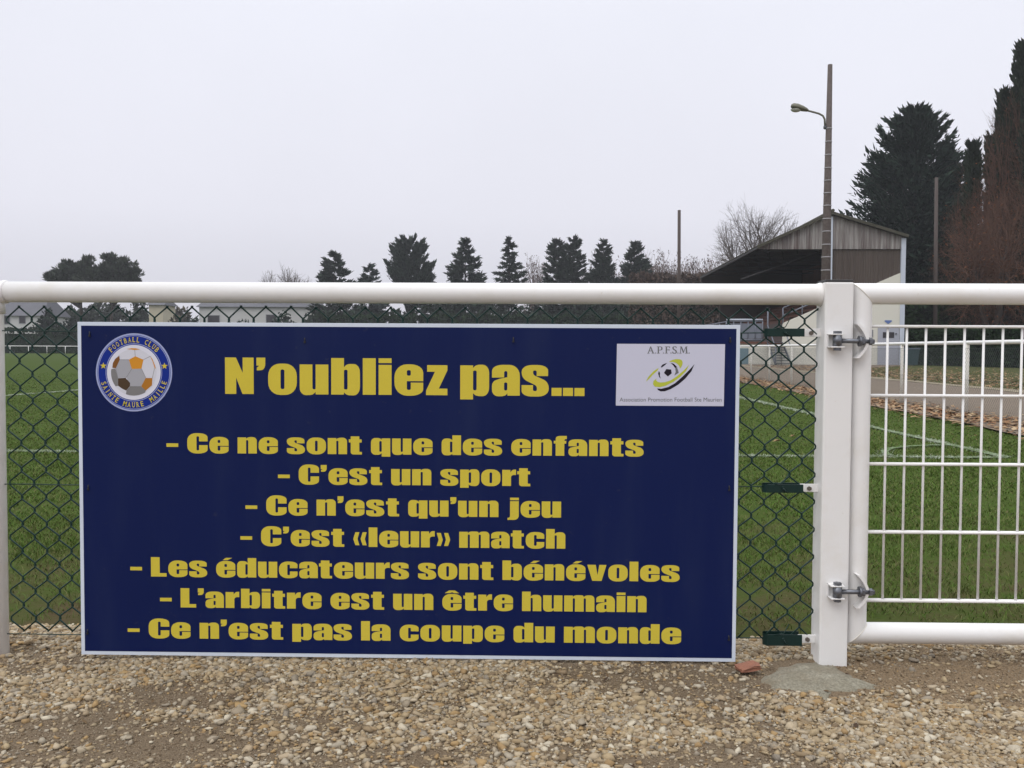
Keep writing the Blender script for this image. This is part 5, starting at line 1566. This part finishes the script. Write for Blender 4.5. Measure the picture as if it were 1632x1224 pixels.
house('white house with a grey slate roof at the far left', -40, 68, 503, 470, 158, M['house_wall'], wins=((32, 41, 502, 515), (8, 16, 503, 516)))
house('tan house gable showing right of the pines', 238, 260, 486, 474, 168, M['house_tan'], depth=6, hip=.2)
house('low wide white house with grey roof left of the fir row', 318, 500, 489, 468, 160, M['house_wall'], wins=((332, 350, 503, 514), (425, 440, 502, 514)))

# right hand trees -------------------------------------------------------
conifer('cedar_tree', 'tall ragged dark green cedar behind the gabled stand', (X(1452, 84), 84, 0), at(1455, 163, 84).z,
        pts_env([(0, 4.6), (.15, 5.4), (.35, 5.3), (.55, 4.9), (.68, 4.3), (.78, 3.1), (.86, 2.7), (.93, 1.9), (1, .4)]), M['cedar'], 71, nb=430, per=95, droop=-.05, spray=.80, upturn=.42, dens=1.15, fanw=.15)
conifer('cedar_tree', 'narrower dark cedar crowding the right side of the tall ragged one', (X(1502, 86), 86, 0), at(1502, 222, 86).z,
        pts_env([(0, 3.3), (.5, 2.8), (.75, 1.9), (.92, .9), (1, .2)]), M['cedar'], 72, nb=240, per=70, droop=0.0, spray=.75, upturn=.6, dens=1.2, fanw=.16)
cyp = lambda Rm: pts_env([(0, Rm), (.5, Rm), (.88, Rm * .95), (.97, Rm * .75), (1, .3)])
for i, (px_, yt, Y, Rm, lab) in enumerate(((1625, 62, 66, .85, 'tallest dark cypress column at the right edge'), (1597, 140, 67, .75, 'second tallest cypress column, just left of the tallest'), (1543, 224, 68, .44, 'cypress column standing between cedar and russet tree'), (1574, 212, 70, .46, 'short cypress column behind the russet twigs'), (1652, 120, 64, 1.2, 'cypress column beyond the right edge of the russet tree'))):
    conifer('cypress_tree', lab, (X(px_, Y), Y, 0), at(px_, yt, Y).z, cyp(Rm), M['cypress'], 80 + i, nb=420, per=30, droop=.7, spray=.55, upturn=.5, dens=1.5, fanw=.2, group='cypress columns on the right')
RK = dict(tip=.0085, shape=.5, twig=.75)
bare_tree('russet_tree', 'large russet brown tree of dense twigs with a few dead leaves, right of the cedar', (X(1618, 66), 66, 0), at(1618, 150, 66).z, 6.6, M['twig_red'], 91, n=3600, crown=.14, leaves=(700, .15, M['leaf_russet']), **RK)
bare_tree('russet_tree', 'lower russet brown tree of dense twigs between thin pole and large russet tree', (X(1560, 68), 68, 0), at(1560, 262, 68).z, 4.4, M['twig_red'], 92, n=2400, crown=.14, leaves=(600, .16, M['leaf_russet']), **RK)
bare_tree('russet_tree', 'russet brown tree cut by the right edge of the view', (X(1672, 64), 64, 0), at(1660, 170, 64).z, 6.0, M['twig_red'], 93, n=2600, crown=.14, leaves=(500, .15, M['leaf_russet']), **RK)
bare_tree('russet_tree', 'low spreading russet tree with orange leaves directly behind the hedge', (X(1580, 63.5), 63.5, 0), at(1580, 300, 63.5).z, 6.4, M['twig_red'], 94, n=2600, crown=.12, leaves=(900, .17, M['leaf_russet']), tip=.0085, twig=.75)
# dark evergreen screen under the trees
for i, (px_, yt, Y, wpx, lab) in enumerate(((1470, 420, 76, 90, 'dark evergreen shrub at the foot of the cedar'), (1530, 400, 72, 90, 'dark evergreen shrub right of the thin pole'), (1590, 395, 70, 90, 'dark evergreen shrub under the russet tree'), (1650, 400, 68, 90, 'dark evergreen shrub at the right edge behind the hedge'))):
    bush('evergreen_shrub', lab, (X(px_, Y), Y, 0), wpx / F * Y / 2, at(px_, yt, Y).z, M['hedge'], 5200, .55, 110 + i, 'evergreen shrubs behind the clipped hedge')
hedge('clipped_hedge', 'clipped dark hedge beyond the leaf strewn verge on the right', (X(1446, 63), 63, 0), (X(1720, 49), 49, 0), at(1500, 531, 60).z, 1.6, M['hedge'], 14000, .28, 64)
bare_tree('bare_tree', 'rounded bare grey tree rising behind the stand roof', (X(1205, 112), 112, 0), at(1205, 322, 112).z, 140 / F * 112, M['twig_grey'], 105, n=2300, tip=.016, crown=.30, twig=.9)

# ------------------------------------------------------------------ grandstand
YG = 61.0
ga = R(-2.2)        # the stand runs away slightly to the right
cr = at(1443, 582, YG)
stand = thing('grandstand', 'small gabled grandstand with corrugated cladding and a cream side wall', 'grandstand', (X(1321.5, YG), YG, 0), rz=ga)
ox = X(1326, YG)
lx = lambda px: X(px, YG) - ox
lz = lambda py, px=1326: at(px, py, YG).z
DEP = 25.5
def corrug(m_, poly_top, x0, x1, zb, y, pitch=.16, amp=.028):
    """vertical corrugated sheet from zb up to poly_top(x)"""
    n = int((x1 - x0) / (pitch / 4))
    V = []; Fc = []
    for i in range(n + 1):
        x = x0 + (x1 - x0) * i / n
        yy_ = y + amp * math.sin(2 * math.pi * (x - x0) / pitch)
        b_ = zb(x) if callable(zb) else zb
        V += [(x, yy_, b_), (x, yy_, poly_top(x))]
        if i: Fc.append((2 * i - 2, 2 * i, 2 * i + 1, 2 * i - 1))
    m_.add(V, Fc, True)
    return m_
xl_, xr_ = lx(1208.5), lx(1443)
zr0 = lz(340); zl0 = lz(394, 1208); zrr = lz(377, 1443)
roof_z = lambda x: zr0 + (zl0 - zr0) * (x / xl_) if x < 0 else zr0 + (zrr - zr0) * (x / xr_)
zcl = lz(397)
corrug(MB(), lambda x: roof_z(x) - .06, lx(1212), lx(1441), zcl, 0.0).build('gable_cladding', M['clad_pale'], stand)
diag = lambda x: max(lz(435, 1436) + (x - lx(1436)) * (lz(515, 1253) - lz(435, 1436)) / (lx(1253) - lx(1436)), -1)
corrug(MB(), lambda x: zcl + .05, lx(1329), lx(1438), lambda x: diag(x) - .12, 0.10).build('lower_cladding', M['clad_brown'], stand)
# roof: two slopes with thickness, overhang toward us
def slope(xa, xb, y0, y1, th=.14):
    V = []
    for (x, y) in ((xa, y0), (xb, y0), (xb, y1), (xa, y1)):
        V.append((x, y, roof_z(x) + .03))
    V2 = [(a, b, c - th) for a, b, c in V]
    return MB().add(V + V2, [(0, 1, 2, 3), (7, 6, 5, 4), (0, 4, 5, 1), (1, 5, 6, 2), (2, 6, 7, 3), (3, 7, 4, 0)])
def corr_roof(xa, xb, y0, y1, pitch=.18):
    n = int((y1 - y0) / (pitch / 3)); V = []; Fc = []
    for i in range(n + 1):
        y = y0 + (y1 - y0) * i / n
        dz = .035 * math.sin(2 * math.pi * i / 3)
        V += [(xa, y, roof_z(xa) + .08 + dz), (xb, y, roof_z(xb) + .08 + dz)]
        if i: Fc.append((2 * i - 2, 2 * i - 1, 2 * i + 1, 2 * i))
    return MB().add(V, Fc, True)
rfo = corr_roof(xl_, 0, -.30, DEP).build('roof', M['roof_sheet'], stand)
rf2 = corr_roof(0, xr_ + .08, -.30, DEP).build('roof', M['roof_sheet'], stand)
MB().tube([(0, -.36, zr0 + .14), (0, DEP, zr0 + .14)], .11, 8).build('ridge_cap', M['roof_sheet'], rfo)
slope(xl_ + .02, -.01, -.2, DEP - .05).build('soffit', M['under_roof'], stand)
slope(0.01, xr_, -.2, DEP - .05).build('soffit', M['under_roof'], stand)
m_ = MB()
m_.prism([(xl_, roof_z(xl_) - .10), (0, zr0 - .10), (xr_ + .06, roof_z(xr_ + .06) - .10), (xr_ + .06, roof_z(xr_ + .06) + .06), (0, zr0 + .06), (xl_, roof_z(xl_) + .06)], (0, -.34, 0), (1, 0, 0), (0, 0, 1), (0, 1, 0), .05)
m_.build('barge_board', M['roof_sheet'], stand)
# trusses inside
m_ = MB()
for y in np.arange(.5, DEP, 4.2):
    m_.tube([(xl_ + .3, y, roof_z(xl_ + .3) - .3), (lx(1436), y, lz(392))], .07, 4)
    for k in (.25, .5, .75):
        xx = xl_ * (1 - k) ; m_.tube([(xx, y, roof_z(xx) - .2), (xx * .82, y, zl0 + (lz(392) - zl0) * (k) - .0)], .05, 4)
    m_.tube([(xl_ + .4, y, roof_z(xl_ + .4) - .2), (-.1, y, zr0 - .3)], .09, 4)
m_.tube([(lx(1195), 2.2, lz(441)), (lx(1322), 2.2, lz(396))], .07, 4)
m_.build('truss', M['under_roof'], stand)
# cream side wall: rises with the seating tiers
wall_poly = [(lx(1253), -.1), (lx(1436), -.1), (lx(1436), diag(lx(1436))), (lx(1253), diag(lx(1253)))]
MB().prism(wall_poly, (0, .02, 0), (1, 0, 0), (0, 0, 1), (0, 1, 0), .3).build('side_wall', M['cream_wall'], stand)
MB().box((lx(1436), -.06, -.1), (lx(1443), .24, lz(377.5, 1440) - .1)).build('corner_post', M['pipe_white'], stand)
MB().box((lx(1325) - .06, -.16, 2.0), (lx(1325) + .10, -.045, zr0 - .22)).build('downpipe', M['pipe_white'], stand)
MB().box((lx(1436) + .02, .3, -.1), (lx(1443) - .02, DEP, lz(379, 1440))).build('rear_wall', M['timber_red'], stand)
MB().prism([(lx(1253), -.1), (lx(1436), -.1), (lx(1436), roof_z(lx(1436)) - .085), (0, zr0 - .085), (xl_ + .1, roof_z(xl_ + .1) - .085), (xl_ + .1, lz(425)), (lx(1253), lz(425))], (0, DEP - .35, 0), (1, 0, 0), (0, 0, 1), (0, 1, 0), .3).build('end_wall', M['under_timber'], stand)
# tiers (steps of seating)
m_ = MB()
nt_ = 9
xa0, xb0 = lx(1253), lx(1436)
for k in range(nt_):
    x0_ = xa0 + (xb0 - xa0) * k / nt_; x1_ = xb0
    z1_ = diag(xa0 + (xb0 - xa0) * (k + .3) / nt_) - .35
    z0_ = -.1 if k == 0 else diag(xa0 + (xb0 - xa0) * (k - .7) / nt_) - .35
    m_.box((x0_, .33, z0_), (x1_, DEP - .31, z1_))
m_.build('seating_tiers', M['tier_brown'], stand)
# benches on the tiers
m_ = MB()
for k in range(1, nt_):
    x0_ = xa0 + (xb0 - xa0) * (k + .45) / nt_
    z1_ = diag(xa0 + (xb0 - xa0) * (k + .3) / nt_) - .35
    m_.box((x0_, .6, z1_ + .38), (x0_ + .3, DEP - .6, z1_ + .44))
    m_.box((x0_ + .12, .62, z1_ + .002), (x0_ + .18, DEP - .62, z1_ + .378))
m_.build('bench_row', M['timber_red'], stand)
# sloped handrail on the side wall
m_ = MB()
pts_ = [(xa0 + (xb0 - xa0) * k / 6, .17, diag(xa0 + (xb0 - xa0) * k / 6)) for k in range(6)]
for dz in (.5, 1.0): m_.tube([(a, b, c + dz) for a, b, c in pts_], .045, 6)
for a, b, c in pts_: m_.tube([(a, b, c - .05), (a, b, c + 1.0)], .04, 6)
m_.build('sloping_handrail', M['steel_blue'], stand)
# front platform with cream fascia, panel below and steel guard
pf0 = lx(1162); pf1 = lx(1253)
zp = lz(545)
MB().box((pf0, .4, -.1), (pf1 - .01, DEP - .3, zp - .14)).build('front_wall', M['cream_wall'], stand)
MB().box((pf0 - .1, .3, zp - .139), (pf1 - .02, DEP - .3, zp)).build('platform', M['timber_red'], stand)
MB().box((lx(1181), .34, 0.0), (lx(1200), .398, lz(555, 1190))).build('store_door', M['teal_panel'], stand)
m_ = MB()
for (xa_, xb_) in ((pf0 + .1, lx(1222)),):
    for z_ in (zp + .12, zp + 1.35):
        m_.tube([(xa_, .36, z_), (xb_, .36, z_)], .05, 6)
    n = 5
    for k in range(n + 1):
        xx = xa_ + (xb_ - xa_) * k / n
        m_.tube([(xx, .36, zp), (xx, .36, zp + 1.35)], .045, 6)
for k in range(10):
    y = .4 + k * 2.7
    m_.tube([(pf0 + .1, y, zp), (pf0 + .1, y, zp + 1.3)], .045, 6)
m_.tube([(pf0 + .1, .4, zp + 1.3), (pf0 + .1, DEP - .5, zp + 1.3)], .045, 6)
gr_ = m_.build('guard_rail', M['steel_blue'], stand)
MB().tube([(pf0 + .1, .33, zp + 1.45), (lx(1222), .33, zp + 1.45)], .05, 6).build('handrail', M['pipe_white'], gr_)
MB().box((pf0 + .15, .37, zp + .2), (lx(1222) - .06, .40, zp + 1.2)).build('guard_panel', M['steel_blue'], stand)
# steel stair towards us
sx0, sx1 = lx(1230), lx(1254)
m_ = MB()
ns = 9
for k in range(ns):
    z_ = (zp) * (ns - k) / (ns + 0.0) - .02
    y = .28 - .26 * (k + 1)
    m_.box((sx0 + .06, y - .14, z_ - .05), (sx1 - .06, y + .12, z_))
st_ = m_.build('stair', M['steel_dark'], stand)
m_ = MB()
for xx in (sx0, sx1):
    m_.tube([(xx, .30, zp - .08), (xx, .28 - .26 * (ns + .6), .04)], .07, 5)
m_.build('stringer', M['steel_dark'], st_)
m_ = MB()
for xx in (sx0, sx1):
    m_.tube([(xx, .34, zp + 1.1), (xx, .28 - .26 * (ns + .3), 1.05)], .035, 6)
    m_.tube([(xx, .30, zp), (xx, .30, zp + 2.0)], .05, 6)
    m_.tube([(xx, .28 - .26 * (ns + .3), .0), (xx, .28 - .26 * (ns + .3), 1.05)], .04, 6)
m_.build('stair_rail', M['steel_blue'], st_)
# door in the side wall
dx0, dx1 = lx(1402), lx(1435); dz = lz(522, 1420)
d_ = MB().box((dx0, -.05, 0.0), (dx1, .018, dz)).build('door', M['door_grey'], stand)
MB().box((lx(1409.5), -.075, lz(538.5, 1415)), (lx(1427), -.052, lz(529.5, 1415))).build('window', M['glass_dark'], d_)
MB().tube([(lx(1430), -.11, lz(532, 1430)), (lx(1430), -.052, lz(532, 1430))], .05, 8).build('handle', M['steel_dark'], d_)
MB().box((lx(1388), -.03, lz(537, 1390)), (lx(1394.5), .018, lz(525.5, 1390))).build('meter_box', M['shutter'], stand)
MB().prism([(lx(1412), lz(512, 1418)), (lx(1418), lz(516.5, 1418)), (lx(1424), lz(512, 1418)), (lx(1423), lz(510.5, 1418)), (lx(1413), lz(510.5, 1418))], (0, -.012, 0), (1, 0, 0), (0, 0, 1), (0, 1, 0), .03).build('emblem', M['emblem_blue'], stand)

# wheeled bin by the stand
by_ = 59.0
bi = thing('wheeled_bin', 'dark teal wheeled bin standing near the corner of the stand', 'bin', (X(1451, by_), by_, 0))
bh = at(1451, 554, by_).z
m_ = MB()
V = [(-.33, -.33, .06), (.33, -.33, .06), (.33, .33, .06), (-.33, .33, .06), (-.42, -.42, bh - .12), (.42, -.42, bh - .12), (.42, .42, bh - .12), (-.42, .42, bh - .12)]
m_.add(V, [(0, 3, 2, 1), (4, 5, 6, 7), (0, 1, 5, 4), (1, 2, 6, 5), (2, 3, 7, 6), (3, 0, 4, 7)])
m_.build('body', M['bin_teal'], bi)
MB().box((-.45, -.46, bh - .118), (.45, .45, bh - .02), .03).build('lid', M['bin_lid'], bi)
for s in (-1, 1): MB().tube([(s * .36, .38, .12), (s * .44, .38, .12)], .12, 14).build('wheel', M['tie_black'], bi)

# ------------------------------------------------------------------ poles
def pole(name, label, pbx, ptx, ytop, Y, r0, r1, m, z0=0):
    b = Vector((X(pbx, Y), Y, z0)); t_ = at(ptx, ytop, Y)
    t = thing(name, label, 'pole', b)
    MB().tube([(0, 0, -.3), t_ - b], [r0, r1], 14).build('shaft', m, t)
    return t, b, t_
YP = 26.0
t, b, tp = pole('lamp_post', 'tall banded concrete pole with a street lamp, rising behind the square gate post', 1313.5, 1323, 103, YP, .165, .062, M['grey_concrete'])
# raised pale bands
axis = tp - b
for py_ in (205, 226, 247, 268, 288, 308, 328, 349, 369, 390, 410, 431, 452, 473, 494, 515, 536, 557):
    z_ = at(1318, py_, YP).z
    f = z_ / axis.z
    c = axis * f
    r = .165 + (.062 - .165) * f
    MB().tube([c - Vector((0, 0, .014)), c + Vector((0, 0, .014))], r + .007, 14).build('band', M['ring_light'], t)
# arm and lamp head
def pl(px, py): return at(px, py, YP) - b
arm = [pl(1315, 206), pl(1314.3, 190), pl(1311.5, 184.5), pl(1305, 181), pl(1296, 178.5), pl(1286, 176)]
MB().tube(arm, .026, 8).build('arm', M['lamp_shell'], t)
MB().tube([pl(1317, 203), pl(1313, 203)], .05, 8).build('clamp', M['steel_dark'], t)
hd0, hd1 = pl(1288, 176.5), pl(1260.5, 169.5)
ax_ = (hd1 - hd0)
prof = [(0, .045), (.08, .07), (.3, .105), (.6, .125), (.85, .11), (.96, .07), (1.0, .02)]
V = []; Fc = []
n = 16
for i, (f, r) in enumerate(prof):
    c = hd0 + ax_ * f
    for j in range(n):
        a = 2 * math.pi * j / n
        V.append((c.x, c.y + r * math.cos(a) * 1.1, c.z + r * math.sin(a) * (.95 if math.sin(a) > 0 else .45)))
    if i:
        for j in range(n): Fc.append(((i - 1) * n + j, (i - 1) * n + (j + 1) % n, i * n + (j + 1) % n, i * n + j))
MB().add(V, Fc, True).build('lamp_head', M['lamp_shell'], t)
V = []; Fc = []
for i in range(7):
    ph = i / 6 * math.pi / 2
    for j in range(n):
        a = 2 * math.pi * j / n
        c = hd0 + ax_ * .70
        V.append((c.x + .15 * math.cos(ph) * math.cos(a), c.y + .11 * math.cos(ph) * math.sin(a), c.z - .04 - .085 * math.sin(ph)))
    if i:
        for j in range(n): Fc.append(((i - 1) * n + j, (i - 1) * n + (j + 1) % n, i * n + (j + 1) % n, i * n + j))
MB().add(V, Fc, True).build('lamp_bowl', M['lamp_lens'], t)
pole('utility_pole', 'thin brown pole standing against the far brown wood', 1082, 1082.5, 335, 60.0, .12, .10, M['wood_pole'])
pole('utility_pole', 'thin concrete pole in front of the cedar and russet tree', 1490.5, 1492.5, 283, 62.3, .15, .11, M['wood_pole'])

# ------------------------------------------------------------------ damp winter air
hz = bpy.data.materials.new('haze'); hz.use_nodes = True
t_ = hz.node_tree; t_.nodes.clear()
o_ = t_.nodes.new('ShaderNodeOutputMaterial'); v_ = t_.nodes.new('ShaderNodeVolumePrincipled')
v_.inputs['Color'].default_value = (0.86, 0.88, 0.94, 1)
v_.inputs['Density'].default_value = 0.0005
v_.inputs['Anisotropy'].default_value = 0.2
t_.links.new(v_.outputs[0], o_.inputs['Volume'])
hb = MB().box((-320, -120, -1.2), (320, 420, 45)).build('haze', hz)
hb['kind'] = 'stuff'
